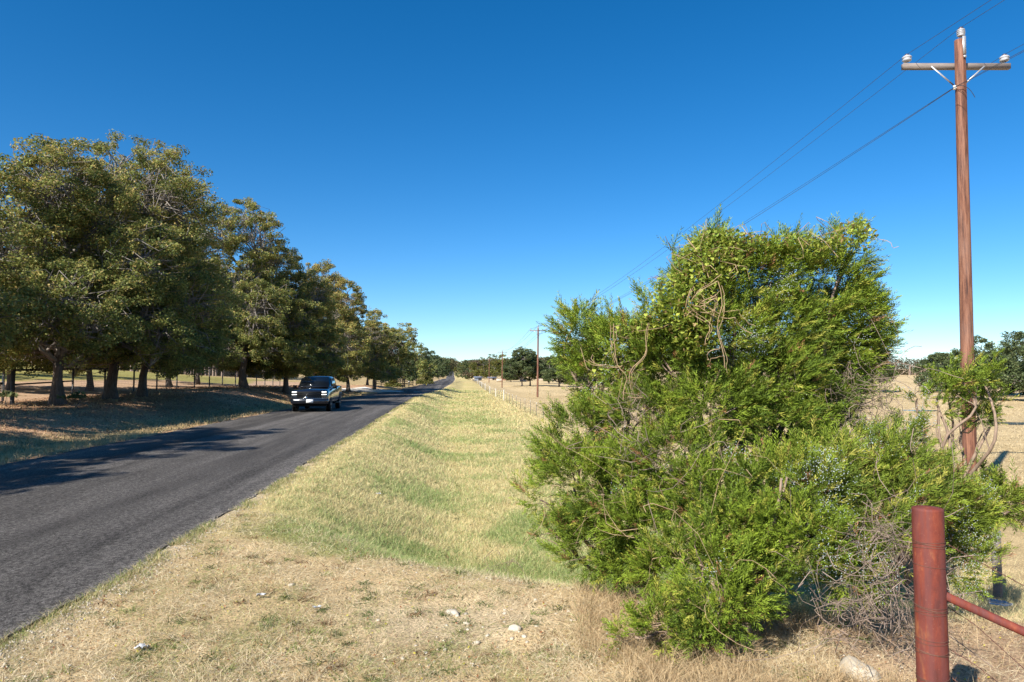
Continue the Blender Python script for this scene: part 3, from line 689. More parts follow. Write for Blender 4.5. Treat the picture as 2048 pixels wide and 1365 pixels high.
tangle('fallen_branch', 'small brown dead branch lying in the ditch grass', 'branch', gp(985, 9.0), [(gp(985, 9.0)[0], gp(985, 9.0)[1], gp(985, 9.0)[2]+.15, .28, .3, .15)], 60, 18, M_jbark, .003, .3)
tangle('vine_tangle', 'loose yellowish vine stems trailing over the low front juniper', 'vine', gp(1420, 5.0), BL([(1400, 1020, 5.2, 100, 60), (1330, 1080, 5.3, 80, 60), (1430, 1180, 4.75, 60, 60), (1200, 1000, 5.9, 70, 80)]), 26, 19, M_vstem, .0026, .7)
for lb, px, Z, s, c in (('small yellow green shrub beside the white gravel driveway', 786, 118, .9, 'yellow'), ('round yellow bush right of the mailbox', 849, 140, 1.1, 'yellow')):
    make_tree(lb, gp(px, Z), 2.6*s, 1.4*s, 130+px, 7, 14, 22, .22, .06, low=.0, pal=c, name='shrub', cat='shrub', limb_every=0, puff=.35)
for k, (lb, px, Z) in enumerate((('green weeds at the foot of the twin trunked oak', 160, 31), ('green weeds below the gate at the far left', 18, 31.5))):
    make_tree(lb, gp(px, Z), .9, .9, 140+k, 7, 10, 16, .16, .03, low=.0, pal='live', name='weed_clump', cat='weeds', limb_every=0, puff=.25)

# ------------------------------------------------------------------ grass and litter
def blades(name, label, P, L, wd, C, lean, r, cat='grass', curve=.3, n_=2):
    n = len(P); a = r.random(n)*6.283; h = np.stack([np.cos(a), np.sin(a), np.zeros(n)], -1)
    D = h*lean[:, None]+np.array([0, 0, 1.0])*(1-lean)[:, None]; D /= np.linalg.norm(D, axis=1)[:, None]
    s = np.cross(D, np.array([0, 0, 1.0])+r.normal(size=(n, 3))*.4); s /= np.linalg.norm(s, axis=1)[:, None]+1e-9
    mid = P+D*(L*.5)[:, None]; tip = P+D*L[:, None]+h*(L*curve)[:, None]-np.array([0, 0, 1.0])*(L*curve*.35)[:, None]
    w2 = wd[:, None]
    V = np.stack([P-s*w2*.5, P+s*w2*.5, mid+s*w2*.4, tip, mid-s*w2*.4], 1).reshape(-1, 3)
    b = np.arange(n)[:, None]*5
    Q = b+np.array([[0, 1, 2, 4]]); T = b+np.array([[4, 2, 3]])
    o = mesh_np(name, V, [Q, T], M_grass, None, np.repeat(C, 5, 0)); tag(o, label, cat, kind='stuff'); return o

def scatter(n, z0, z1, r, a0=-.86, a1=.86, pw=1.0):
    """log-distributed distance, in the wedge the camera looks over"""
    Z = z0*(z1/z0)**(r.random(n)**pw); ang = r.uniform(a0, a1, n)
    X = Z*(RT[0]*ang+math.sin(YAW)); Y = Z*(RT[1]*ang+math.cos(YAW)); return X, Y, Z

r = np.random.default_rng(101)
# verge grass (tall, green to straw)
X, Y, Z = scatter(720000, 5.8, 130, r, -.35, .75)
u = X-(-3.0+shift(Y)); yb = 7.3-.63*np.clip(X, -4, 2.6)
n2 = fbm(X+11, Y+5, 1.0); n_ = fbm(X, Y, 3.0); n3 = fbm(X-40, Y+8, 12.0)
k = (u > .02+.25*vnoise(X, Y, .3)) & (Y-yb+(n2-.5)*1.6 > 0.0) & (u < 10.5+r.normal(size=len(X))*.4)
k &= r.random(len(X)) < np.clip((Y-yb)*.8+.35, 0, 1)
X, Y, Z, u, n2, n_, n3, yb = [a[k] for a in (X, Y, Z, u, n2, n_, n3, yb)]; n = len(X)
g = np.clip(sstep(.45, .62, n_*.6+n3*.4)+.25, 0, 1)*sstep(.1, .9, u)*(1-sstep(5.5, 9, u))*np.interp(Y, [0, 30, 70, 200], [1, .8, .6, .5])
fine = vnoise(X+70, Y, .45)
isg = r.random(n) < np.clip(g*.92+(fine-.5)*.6, .10, .88)
C = np.where(isg[:, None], np.array([.29, .36, .13])*(1-n2[:, None]*.0), np.array([.64, .55, .29]))
C = C*r.uniform(.72, 1.22, n)[:, None]; C[:, 0] *= 1+.12*r.normal(size=n)*.5
hL = .8*np.interp(u, [0, .5, 2, 6, 9], [.05, .09, .14, .17, .24])*(.75+.5*fine)*r.uniform(.5, 1.3, n)*np.interp(Y-yb, [0, 1.5, 3], [.45, .9, 1.0])*np.interp(Z, [0, 20, 130], [1, 1.1, 1.5])
P = np.stack([X, Y, ground(X, Y)-.005], -1)
blades('verge_grass', 'tall green and straw grass filling the roadside ditch', P, hL, np.maximum(.0030, Z*.00042), np.clip(C, .02, .8), r.uniform(.1, .75, n), r)
print('verge', n)
# dry mown straw in the foreground
X, Y, Z = scatter(560000, 2.6, 11, r, -.95, .9)
u = X-(-3.0+shift(Y)); yb = 7.3-.63*np.clip(X, -4, 2.6); n2 = fbm(X+11, Y+5, 1.0); v1 = vnoise(X+3, Y+1, .35); v2 = vnoise(X+8, Y+4, .9)
k = (u > .0+.3*vnoise(X, Y, .3)) & (Y-yb < 1.2)
grv = np.exp(-(((X-.1)/1.3)**2+((Y-5.7)/.75)**2)); sand = sstep(2.5, 2.9, X)*(1-sstep(7.5, 9, Y))
k &= r.random(len(X)) < (1-.72*grv)*(1-.80*sand)*(.35+.9*v1)
X, Y, Z, u, v1, v2 = [a[k] for a in (X, Y, Z, u, v1, v2)]; n = len(X)
t = r.random(n)[:, None]; C = np.array([.48, .375, .215])*(1-t)+np.array([.80, .69, .47])*t
gg = (r.random(n) < np.clip((fbm(X+5, Y-3, .5)*.7+v2*.3-.38)*2.0, 0, .7)*(1-sstep(.2, 1.8, X))); C = np.where(gg[:, None], np.array([.30, .31, .12])*r.uniform(.7, 1.3, n)[:, None], C)
bb = r.random(n) < .05; C = np.where(bb[:, None], np.array([.28, .13, .06]), C)
P = np.stack([X, Y, ground(X, Y)+r.uniform(-.004, .012, n)], -1)
blades('dry_grass', 'short dry mown grass and straw in the foreground', P, r.uniform(.025, .085, n)*(1+.8*(u < .6)*0+.5*v1), np.maximum(.0022, Z*.00038)*r.uniform(.6, 1.3, n), C, np.clip(r.normal(.78, .2, n), .15, .99), r, curve=.15)
print('straw', n)
# grass fringe on the road edge
n = 26000; Y = 1.5*(90/1.5)**r.random(n); X = -3.0+shift(Y)+(fbm(Y*0, Y, .5)-.5)*.22+(fbm(Y*0+9, Y, 4)-.5)*.35+np.abs(r.normal(size=n))*.10-.02
k = vnoise(X*0, Y, .5) > .38; X, Y = X[k], Y[k]; n = len(X)
C = np.where((r.random(n) < .5)[:, None], np.array([.24, .28, .09]), np.array([.52, .42, .22]))*r.uniform(.7, 1.2, n)[:, None]
blades('edge_grass', 'ragged grass fringe along the right edge of the asphalt', np.stack([X, Y, ground(X, Y)], -1), r.uniform(.04, .11, n), np.maximum(.003, Y*.0005), C, r.uniform(.1, .8, n), r)
# left verge: dry grass and leaf litter
X, Y, Z = scatter(260000, 10, 130, r, -1.1, .05); v = (-9.4+shift(Y))-X; n_ = fbm(X, Y, 1.6)
k = (v > .05) & (v < 12.5) & (r.random(len(X)) < np.where(v < 3.5, .8, .16)*(.3+n_)); k &= ~((Y > 90) & (Y < 118))
X, Y, Z, v, n_ = [a[k] for a in (X, Y, Z, v, n_)]; n = len(X); t = r.random(n)[:, None]
C = (np.array([.42, .30, .15])*(1-t)+np.array([.60, .45, .25])*t); C = np.where((r.random(n) < .08)[:, None], np.array([.16, .17, .06]), C)
blades('bank_grass', 'dry grass on the left shoulder and bank', np.stack([X, Y, ground(X, Y)], -1), r.uniform(.08, .24, n)*(.5+n_), Z*.0006, C, r.uniform(.1, .8, n), r)
X, Y, Z = scatter(260000, 10, 110, r, -1.1, .0); v = (-9.4+shift(Y))-X; n_ = fbm(X+9, Y, 1.2)
k = (v > 2.5) & (v < 13.5) & (n_ > .30); X, Y, Z = X[k], Y[k], Z[k]; n = len(X); t = r.random(n)[:, None]
C = (np.array([.24, .13, .08])*(1-t)+np.array([.58, .37, .23])*t)
V, Q, CV = leaves(np.stack([X, Y, ground(X, Y)+r.random(n)*.03], -1), Z*.0022, C, r, up=2.0, aspect=.7)
tag(mesh_np('leaf_litter', V, Q, M_litter, None, CV), 'brown fallen oak leaves under the left row of trees', 'leaf litter', kind='stuff')
# leaf scraps on the foreground straw
X, Y, Z = scatter(7000, 3.0, 9, r, -.9, .7); u = X-(-3.0); k = (u > .1); X, Y = X[k], Y[k]; n = len(X); t = r.random(n)[:, None]
C = np.where(t < .45, np.array([.07, .065, .03]), np.where(t < .8, np.array([.26, .11, .05]), np.array([.42, .36, .06])))
V, Q, CV = leaves(np.stack([X, Y, ground(X, Y)+.014], -1), .021, C, r, up=1.0, aspect=.6)
tag(mesh_np('fallen_leaves', V, Q, M_litter, None, CV), 'scattered dead and yellow leaves on the foreground straw', 'fallen leaves', kind='stuff')
# gravel spilled along the asphalt edge and through the straw
n = 9000; Y = 2.0*(40/2.0)**r.random(n); X = -3.0+r.normal(size=n)*.16+.06; k2 = r.random(n) < .35
Xf, Yf, Zf = scatter(n, 3.4, 8, r, -.8, .55); X = np.where(k2, Xf, X); Y = np.where(k2, Yf, Y)
k = (X > -3.25) & ~((X > -2.4) & (fbm(X, Y, .9) < .52)); X, Y = X[k], Y[k]; n = len(X)
s_ = (r.random(n)**3*.011+.0035)[:, None, None]; oc = np.array([[1, .2, 0], [-1, 0, .1], [0, 1, 0], [.2, -1, 0], [0, 0, .7], [0, 0, -.6]], float)[None]
V = (np.stack([X, Y, ground(X, Y)+.018], -1)[:, None, :]+oc*s_).reshape(-1, 3); f = np.array([[0, 2, 4], [2, 1, 4], [1, 3, 4], [3, 0, 4], [2, 0, 5], [1, 2, 5], [3, 1, 5], [0, 3, 5]])
tag(mesh_np('gravel', V, (np.arange(n)[:, None, None]*6+f[None]).reshape(-1, 3), M_rock), 'loose pale gravel along the asphalt edge and in the foreground straw', 'gravel', kind='stuff')
# low weeds and darker tufts dotted through the mown straw and the verge
nc = 900; Xc_, Yc_, Zc_ = scatter(nc, 3.2, 26, r, -.75, .5); k = (Xc_ > -2.8) & (Xc_ < 4); Xc_, Yc_, Zc_ = Xc_[k], Yc_[k], Zc_[k]; nc = len(Xc_); m_ = 34
q = r.normal(size=(nc, m_, 2))*(.02+.05*r.random(nc)[:, None, None]); X = (Xc_[:, None]+q[..., 0]).ravel(); Y = (Yc_[:, None]+q[..., 1]).ravel(); n = len(X)
tn = np.repeat(r.random(nc), m_)[:, None]; C = np.where(tn < .45, np.array([.10, .13, .04]), np.where(tn < .75, np.array([.22, .25, .08]), np.array([.24, .15, .08])))*r.uniform(.7, 1.3, n)[:, None]
blades('low_weeds', 'low green and brown weed tufts dotted through the straw and verge', np.stack([X, Y, ground(X, Y)], -1), r.uniform(.03, .09, n), np.full(n, .006), C, r.uniform(.4, .95, n), r, 'weeds')
# pasture stubble, both sides
X, Y, Z = scatter(150000, 14, 170, r, .02, .85); u = X-(-3.0+shift(Y)); k = u > 10; X, Y, Z = X[k], Y[k], Z[k]; n = len(X)
C = np.array([.60, .48, .28])*r.uniform(.7, 1.2, n)[:, None]
blades('pasture_stubble', 'short dry grazed grass of the right pasture', np.stack([X, Y, ground(X, Y)], -1), r.uniform(.04, .10, n), Z*.0006, C, r.uniform(.3, .9, n), r)
# base straw around the junipers
n = 26000; a = r.random(n); px = 1150+a*900; Zb = 4.3+r.random(n)**1.2*3.2; X = Zb*(RT[0]*(px-1024)/F+math.sin(YAW)); Y = Zb*(RT[1]*(px-1024)/F+math.cos(YAW))
k = (X > .9) & ~((X > 2.9) & (r.random(n) < .85)) & (fbm(X, Y, .8) > .42); X, Y = X[k], Y[k]; n = len(X); t = r.random(n)[:, None]
C = np.array([.38, .26, .14])*(1-t)+np.array([.60, .46, .27])*t
blades('straw_clumps', 'longer dry straw heaped around the foot of the junipers and red post', np.stack([X, Y, ground(X, Y)], -1), r.uniform(.10, .28, n), np.full(n, .0030), C, r.uniform(.2, .85, n), r)

# ------------------------------------------------------------------ stones
def rock(label, p, s, seed, group=None, flat=.55, mat=None):
    rr = np.random.default_rng(seed); n1, n2_ = 7, 10; V = []
    for i_ in range(n1+1):
        th = math.pi*i_/n1
        for j_ in range(n2_):
            ph = 2*math.pi*j_/n2_; V.append((math.sin(th)*math.cos(ph), math.sin(th)*math.sin(ph), math.cos(th)*flat))
    V = np.array(V); f = 1+.28*(vnoise(V[:, 0]*1.0+seed, V[:, 1]+V[:, 2]*2+seed, .5)-.5)*2; V = V*f[:, None]*s*np.array([1.25, .85, 1])
    a = rr.random()*3; V = V @ np.array([[math.cos(a), -math.sin(a), 0], [math.sin(a), math.cos(a), 0], [0, 0, 1]])
    Q = [(i_*n2_+j_, i_*n2_+(j_+1) % n2_, (i_+1)*n2_+(j_+1) % n2_, (i_+1)*n2_+j_) for i_ in range(n1) for j_ in range(n2_)]
    o = mesh_np('rock', V, np.array(Q), mat or M_rock); o.location = (float(p[0]), float(p[1]), float(p[2])+s*flat*.35); tag(o, label, 'rock', group); return o
def gpix(px, py, z=-.07):
    d = FW+(px-W0/2)/F*RT+(H0/2-py)/F*UP; t = (z-CH)/d[2]; p = C0+d*t; 
    for _ in range(3):
        t = (float(ground(p[0], p[1]))-CH)/d[2]; p = C0+d*t
    return p
rock('large pale limestone boulder half buried at the bottom edge left of the red post', gpix(1715, 1352), .13, 1, flat=.5)
rock('white rock in the straw beside the start of the green grass', gpix(905, 1228), .05, 2)
rock('long white rock in the middle of the gravel patch', gpix(1030, 1260), .05, 3)
rock('white stone beside the left gravel, lowest of the patch', gpix(954, 1288), .028, 4)
rock('small grey white stone in the straw near the road', gpix(583, 1172), .028, 5)
rock('white stone tucked under the left juniper', gpix(1285, 1210), .055, 6)
rock('white stone under the tip of the sprawling juniper bough', gpix(1270, 1255), .035, 8)
rr = np.random.default_rng(4)
for k in range(46):
    px, py = rr.normal(1010, 120), rr.normal(1255, 38)
    if not 1185 < py < 1350: continue
    rock('small pale limestone chip scattered on the straw driveway', gpix(px, py), rr.uniform(.008, .022), 20+k, 'limestone chips on the straw driveway')

# ------------------------------------------------------------------ utility line
ARM_DIR = np.array([1.0, -.015, 0]); ARM_DIR /= np.linalg.norm(ARM_DIR)
M_porc = simple('grey_porcelain', (.40, .40, .42), .3, nscale=6, amt=.06)
M_ins = simple('dark_insulator_top', (.06, .04, .045), .4)
insul_pts = {}
def pole(label, p, ztop, key, detail=True):
    root = empty('utility_pole', p, -YAW); tag(root, label, 'utility pole', 'wooden utility poles beside the right fence')
    H = ztop-p[2]; mb = MB(); nseg = 14
    hs_ = np.linspace(-.4, H, nseg); rr = np.linspace(.150, .112, nseg)
    lean = np.stack([.011*hs_, 0*hs_, hs_], -1)
    mb.tube(lean, rr, 16); mb.build('pole', M_pole, root, True)
    topx = .011*H; yb_ = -.0
    # crossarm on the far side of the pole
    az = H-.55; b = MB(); b.box((topx, .17, az), (2.5, .10, .125)); arm = b.build('crossarm', M_arm, root)
    for s in (-1, 1):
        b = MB(); a = np.array([topx+s*.62, .105, az-.02]); e = np.array([topx+s*.115, .095, az-.47])
        d = e-a; L = np.linalg.norm(d); an = math.atan2(d[2], d[0]); R = [[math.cos(an), 0, -math.sin(an)], [0, 1, 0], [math.sin(an), 0, math.cos(an)]]
        b.box((a+e)/2, (L, .008, .035), R); b.build('brace', M_galv, root)
    def insul(x, y, z, big):
        b = MB(); b.lathe([(.012, 0), (.012, .07)], (x, y, z), 8); b.build('insulator_pin', M_galv, root)
        b = MB()
        if big: prof = [(.03, .05), (.06, .06), (.085, .085), (.055, .10), (.085, .115), (.09, .13), (.055, .145), (.085, .155), (.09, .17), (.055, .185), (.08, .195), (.085, .21), (.05, .235), (.0, .24)]
        else: prof = [(.03, .05), (.07, .06), (.105, .09), (.09, .115), (.07, .125), (.10, .14), (.105, .165), (.08, .19), (.0, .20)]
        b.lathe(prof, (x, y, z), 16); i_ = b.build('insulator', M_porc, root, True)
        b = MB(); t = prof[-1][1]; b.lathe([(.05, t-.01), (.055, t+.015), (.03, t+.04), (0, t+.045)], (x, y, z), 12); b.build('insulator_cap', M_ins, i_, True)
        return np.array([x, y, z+t+.03])
    xl, xr = topx-1.14, topx+1.14
    A = insul(xl, .17, az+.06, False); B = insul(xr, .17, az+.06, False); T = insul(topx+.02, -.02, H+.02, True)
    b = MB(); b.box((topx+.02, -.125, H-.17), (.075, .012, .42)); b.box((topx+.02, -.135, H-.44), (.06, .02, .05)); b.build('top_bracket', M_galv, root)
    b = MB(); b.lathe([(0, -.05), (.035, -.045), (.02, 0), (.035, .045), (0, .05)], (topx-.17, -.02, az-.58), 10, 2); b.box((topx-.13, -.02, az-.58), (.1, .015, .03)); b.build('neutral_spool', M_white, root, True)
    N = np.array([topx-.19, -.02, az-.58])
    b = MB(); q = [np.array([topx-.19+.4*t, -.14-.05*math.sin(3.1*t), az-.58-.28*t*t]) for t in np.linspace(0, 1, 8)]; b.tube(q, .008, 4, False); b.build('jumper_wire', M_cable, root)
    RZ_ = np.array([[math.cos(YAW), math.sin(YAW), 0], [-math.sin(YAW), math.cos(YAW), 0], [0, 0, 1]])
    insul_pts[key] = [RZ_ @ root_pt+p for root_pt in (A, B, T, N)]
    return root
P1 = at(1933, 757, 15.8); P1[2] = float(ground(P1[0], P1[1]))
pole('near utility pole rising out of the juniper boughs at right', P1, at(1921, 63, 15.8)[2], 1)
def polept(px, Z, pyb):
    p = at(px, 757, Z); p[2] = at(px, pyb, Z)[2]; g = float(ground(p[0], p[1])); p[2] = g; return p
for key, (px, Z, yt, lb) in {2: (1075, 105, 654, 'second utility pole standing in front of the broad dark oak'), 3: (1004, 193, 702, 'third utility pole, smaller, left of the broad dark oak'),
                             4: (978, 280, 717, 'fourth and farthest utility pole against yellow green trees')}.items():
    p = polept(px, Z, 790); pole(lb, p, at(px, yt, Z)[2], key)
p0 = 2*P1-polept(1075, 105, 790); 
insul_pts[0] = [a+(p0-P1)*np.array([1, 1, 0]) for a in insul_pts[1]]
insul_pts[5] = [a+(np.array(insul_pts[4][0])-np.array(insul_pts[3][0])) for a in insul_pts[4]]
names = ['left phase conductor strung along the crossarm tips', 'right phase conductor strung along the crossarm tips', 'top phase conductor strung over the pole tops', 'neutral cable strung below the crossarms']
for k in range(4):
    mb = MB()
    for a, b in ((0, 1), (1, 2), (2, 3), (3, 4), (4, 5)):
        t = np.linspace(0, 1, 34)[:, None]; A, B = insul_pts[a][k], insul_pts[b][k]
        P = A*(1-t)+B*t; P[:, 2] -= (4*t*(1-t))[:, 0]*(1.15 if k < 3 else .9)
        zc = np.abs(P[:, 1]); mb.tube(P, np.maximum(.0052, np.minimum(.016, zc*.00018)), 5, False)
    if k == 3:
        for a, b in ((0, 1), (1, 2)):
            t = np.linspace(0, 1, 34)[:, None]; A, B = insul_pts[a][k], insul_pts[b][k]
            P = A*(1-t)+B*t; P[:, 2] -= (4*t*(1-t))[:, 0]*1.05; P[:, 0] += .03; mb.tube(P, .005, 5, False)
    o = mb.build('power_line', M_cable); tag(o, names[k], 'power line', 'wires of the utility line')

# ------------------------------------------------------------------ foreground rusty pipe post and wire fence
def corner():
    p = gpix(1855, 1480); pz = at(1855, 1016, 3.56); r_ = 28.5/F*3.56
    base = np.array([pz[0], pz[1], float(ground(pz[0], pz[1]))]); root = empty('corner_fence', base)
    tag(root, 'rusty red pipe corner post with brace pipe and barbed wires at lower right', 'fence')
    Ht = pz[2]-base[2]; mb = MB()
    mb.lathe([(r_, -.4), (r_, 0), (r_, Ht*.5), (r_, Ht-.012), (r_*.985, Ht-.003), (r_*.9, Ht+.001), (r_*.35, Ht+.006), (0, Ht+.007)], (0, 0, 0), 40)
    mb.build('post', M_rust, root, True)
    # brace pipe: leaves the post going right and toward the camera, downwards
    a = at(1866, 1181, 3.53)-base; e = at(2120, 1297, 3.30)-base; d = e-a; a = a-d*.0; far = e+d*1.6
    mb = MB(); mb.tube([a, e, far], .0215, 16); mb.build('brace_pipe', M_rust, root, True)
    for k, (ya, pts) in enumerate(((1080, [(1890, 1082), (1970, 1130), (2060, 1178)]), (1128, [(1890, 1150), (1960, 1290//1), (2060, 1395)]), (1205, [(1888, 1210), (1975, 1268), (2060, 1360)]), (1288, [(1888, 1290), (1960, 1340), (2060, 1402)]))):
        Zs = (3.56, 3.4, 3.2)
        if k == 0: pts = [(1888, 1085), (1960, 1125), (2048, 1172), (2140, 1222)]; Zs = (3.58, 3.55, 3.5, 3.45)
        if k == 1: pts = [(1888, 1148), (1950, 1200), (2048, 1300), (2130, 1385)]; Zs = (3.58, 3.5, 3.4, 3.3); pts = [(1888, 1210), (1950, 1250), (2048, 1338), (2130, 1420)]
        if k == 2: pts = [(1888, 1292), (1950, 1330), (2000, 1368), (2080, 1430)]; Zs = (3.58, 3.5, 3.4, 3.3)
        if k == 3: pts = [(1888, 1345), (1950, 1390), (2000, 1420), (2080, 1480)]; Zs = (3.58, 3.5, 3.4, 3.3)
        q = np.array([at(x, y, z_)-base for (x, y), z_ in zip(pts, Zs)]); t = np.linspace(0, 1, 60); s0 = np.linspace(0, 1, len(q))
        qq = np.stack([np.interp(t, s0, q[:, i]) for i in range(3)], -1); mb = MB()
        for ph in (0, math.pi):
            w_ = qq.copy(); w_[:, 2] += .0022*np.sin(t*140+ph); w_[:, 1] += .0022*np.cos(t*140+ph); mb.tube(w_, .0013, 4, False)
        for b_ in np.arange(.12, 1, .16):
            c = np.array([np.interp(b_, t, qq[:, i]) for i in range(3)])
            for s_ in ((.012, .004, .014), (-.010, .006, .013), (.006, -.006, -.014)):
                mb.tube([c, c+np.array(s_)], .0010, 4, False)
        # wraps round the post
        zc = q[0][2]
        for w_ in range(3):
            th = np.linspace(0, 2*math.pi, 26); dz = (w_-1)*.010*(1 if k % 2 else .8)
            tilt = .006*np.cos(th+k+w_*1.7)+.004*np.sin(2*th+w_)
            ring = np.stack([np.cos(th)*(r_+.0018), np.sin(th)*(r_+.0018), zc+dz+tilt], -1); mb.tube(ring, .0013, 4, False)
        if k == 0:
            for zy in (1082, 1128, 1205, 1218, 1268, 1275):
                th = np.linspace(0, 2*math.pi, 26); zc2 = (at(1855, zy, 3.56)-base)[2]
                mb.tube(np.stack([np.cos(th)*(r_+.0016), np.sin(th)*(r_+.0016), zc2+.006*np.cos(th+zy)], -1), .0012, 4, False)
        mb.build('barbed_wire', M_rwire, root)
    return base
M_rwire = simple('rusted_wire', (.13, .06, .04), .7, nscale=20, amt=.4)
pc = corner()
# grey post behind it in the juniper
def greypost():
    p = gp(1980, 9.2); root = empty('fence_post', p); tag(root, 'pale grey post half hidden by juniper right of the red post', 'post')
    Ht = at(1980, 1062, 9.2)[2]-p[2]; Ht = max(Ht, .9)
    mb = MB(); mb.lathe([(.055, -.2), (.055, Ht-.02), (.05, Ht), (0, Ht+.005)], (0, 0, 0), 14); mb.build('post', M_arm, root, True)
    mb = MB(); mb.lathe([(.06, Ht-.09), (.062, Ht-.05), (.06, Ht-.01)], (0, 0, 0), 14); mb.build('collar', M_galv, root, True)
greypost()
def bottle():
    p = gpix(2000, 1212); root = empty('plastic_bottle', p+np.array([0, 0, .03]), .0); tag(root, 'crushed clear plastic bottle lying on the bare soil right of the red post', 'bottle')
    m_, n, b, o_ = nodes('clear_plastic'); b.inputs['Base Color'].default_value = (.55, .6, .72, 1); b.inputs['Transmission Weight'].default_value = .6; b.inputs['Roughness'].default_value = .15
    mb = MB(); prof = [(0, -.10), (.026, -.098), (.030, -.08), (.026, -.05), (.030, -.03), (.024, .0), (.030, .03), (.028, .05), (.012, .085), (.012, .10)]
    mb.lathe(prof, (0, 0, 0), 12, 0); o1 = mb.build('bottle', m_, root, True)
    mb = MB(); mb.lathe([(0, .095), (.014, .096), (.014, .112), (0, .113)], (0, 0, 0), 10, 0); mb.build('cap', M_white, root, True)
    root.rotation_euler = (0.1, .05, -.5)
bottle()
M_paper = simple('pale_litter', (.42, .43, .44), .6, nscale=20, amt=.15)
for lb, px, py, s in (('crumpled silver grey scrap of litter in the straw near the centre', 523, 1197, .032), ('flattened white scrap of litter at lower left', 283, 1304, .036), ('small pale wrapper lying in the green ditch grass', 757, 991, .04), ('small grey scrap of litter right of the crumpled silver one', 633, 1222, .026)):
    p = gpix(px, py); rr = np.random.default_rng(px); n_ = 6
    g = np.linspace(-1, 1, n_); gx_, gy_ = np.meshgrid(g, g); V = np.stack([gx_.ravel()*s*1.2+rr.normal(size=36)*s*.14, gy_.ravel()*s*.6+rr.normal(size=36)*s*.14, rr.normal(size=36)*s*.22+.035], -1)
    V = np.vstack([V, V-np.array([0, 0, .003])]); Q = []
    for i_ in range(5):
        for j_ in range(5): a = i_*6+j_; Q += [(a, a+1, a+7, a+6), (a+36, a+42, a+43, a+37)]
    o = mesh_np('litter', V, np.array(Q), M_paper); o.location = [float(v) for v in p]; tag(o, lb, 'litter')

# ------------------------------------------------------------------ right-hand T-post fence
def right_fence():
    xs = lambda Y: 6.75+shift(Y)*np.interp(Y, [60, 200, 400], [0, .6, .9])
    root = empty('wire_fence', (6.75, 40.0, float(ground(6.75, 40.0)))); tag(root, 'wire fence of steel posts with white tips running along the right verge', 'fence'); o = np.array(root.location)
    Y = 15.0; k = 0; ys_ = []
    while Y < 330: ys_.append(Y); Y += 3.66
    top = []
    bigs = {18, 22, 27, 33, 40, 48, 56}
    for k, Y in enumerate(ys_):
        x = float(xs(Y)); z = float(ground(x, Y)); jit = rng.normal()*.02
        hgt = 1.12+rng.normal()*.03; pt = np.array([x, Y, z])-o; top.append((x, Y, z))
        if k in bigs:
            mb = MB(); mb.lathe([(.052, -.3), (.052, hgt+.10), (.04, hgt+.12), (0, hgt+.13)], pt, 10); mb.build('line_post', M_white, root, True)
        else:
            th = .05 if Y < 60 else .055
            mb = MB(); mb.box(pt+np.array([0, 0, hgt*.42-.1]), (th*.7, .012, hgt*.84+.2)); mb.box(pt+np.array([0, .018, hgt*.42-.1]), (.012, .03, hgt*.84+.2)); po = mb.build('post', M_tpost, root)
            if k not in (13, 21): 
                mb = MB(); mb.box(pt+np.array([0, 0, hgt*.92]), (th*.72, .014, hgt*.16)); mb.box(pt+np.array([0, .019, hgt*.92]), (.014, .031, hgt*.16)); t_ = mb.build('white_tip', M_white, po)
    T = np.array(top)-o
    for f in (.95, .78, .6, .4, .2):
        mb = MB(); P = T.copy(); P[:, 2] += 1.12*f; mb.tube(P, .0045 if f < .9 else .007, 4, False); mb.build('wire', M_wire, root)
right_fence()

# ------------------------------------------------------------------ left pipe fence, gate, mesh
def left_fence():
    p0 = gp(26, 36.2); root = empty('pipe_fence', p0); tag(root, 'dark pipe and mesh fence behind the left row of oaks', 'fence')
    pts = [(26, 33.5), (146, 41), (210, 45), (268, 49.5), (314, 53.5), (354, 57.5), (389, 61.5), (419, 65.5), (445, 69.3), (471, 73.5), (492, 77.5), (513, 81.5), (530, 85.5), (546, 89.5), (560, 93.5)]
    W = np.array([gp(px, Z) for px, Z in pts]); T = W-p0; h = np.array([at(px, y, Z)[2] for (px, Z), y in zip(pts, [740.5, 738.5, 738.3, 738.2, 738, 738, 737.5, 737, 736.5, 736.5, 736, 736, 736, 736, 736])])-p0[2]
    for k in range(len(T)):
        mb = MB(); r_ = .055 if k else .09
        mb.lathe([(r_, -.3), (r_, h[k]-T[k][2]), (0, h[k]-T[k][2]+.01)], T[k], 10); mb.build('post', M_black, root, True)
    R = T.copy(); R[:, 2] = h; mb = MB(); mb.tube(R, .055, 8); mb.build('top_rail', M_black, root, True)
    for f in np.linspace(.08, .93, 12):
        mb = MB() if f < .09 else mb
        P = T.copy(); P[:, 2] = T[:, 2]*(1-f)+h*f; mb.tube(P[1:] if len(P) else P, .0045, 3, False)
    for k in range(1, len(T)-1):
        for s in np.arange(0, 1, .05):
            a = T[k]*(1-s)+T[k+1]*s; hh = h[k]*(1-s)+h[k+1]*s; mb.tube([a, np.array([a[0], a[1], hh])], .0035, 3, False)
    m_ = mb.build('wire_mesh', M_wire, root); 
    # plain rail section left of the first trunk
    a, b = T[0], T[1]; mb = MB(); mb.tube([np.array([a[0], a[1], a[2]*.42+h[0]*.58]), np.array([b[0], b[1], b[2]*.42+h[1]*.58])], .04, 8); mb.build('middle_rail', M_black, root, True)
left_fence()
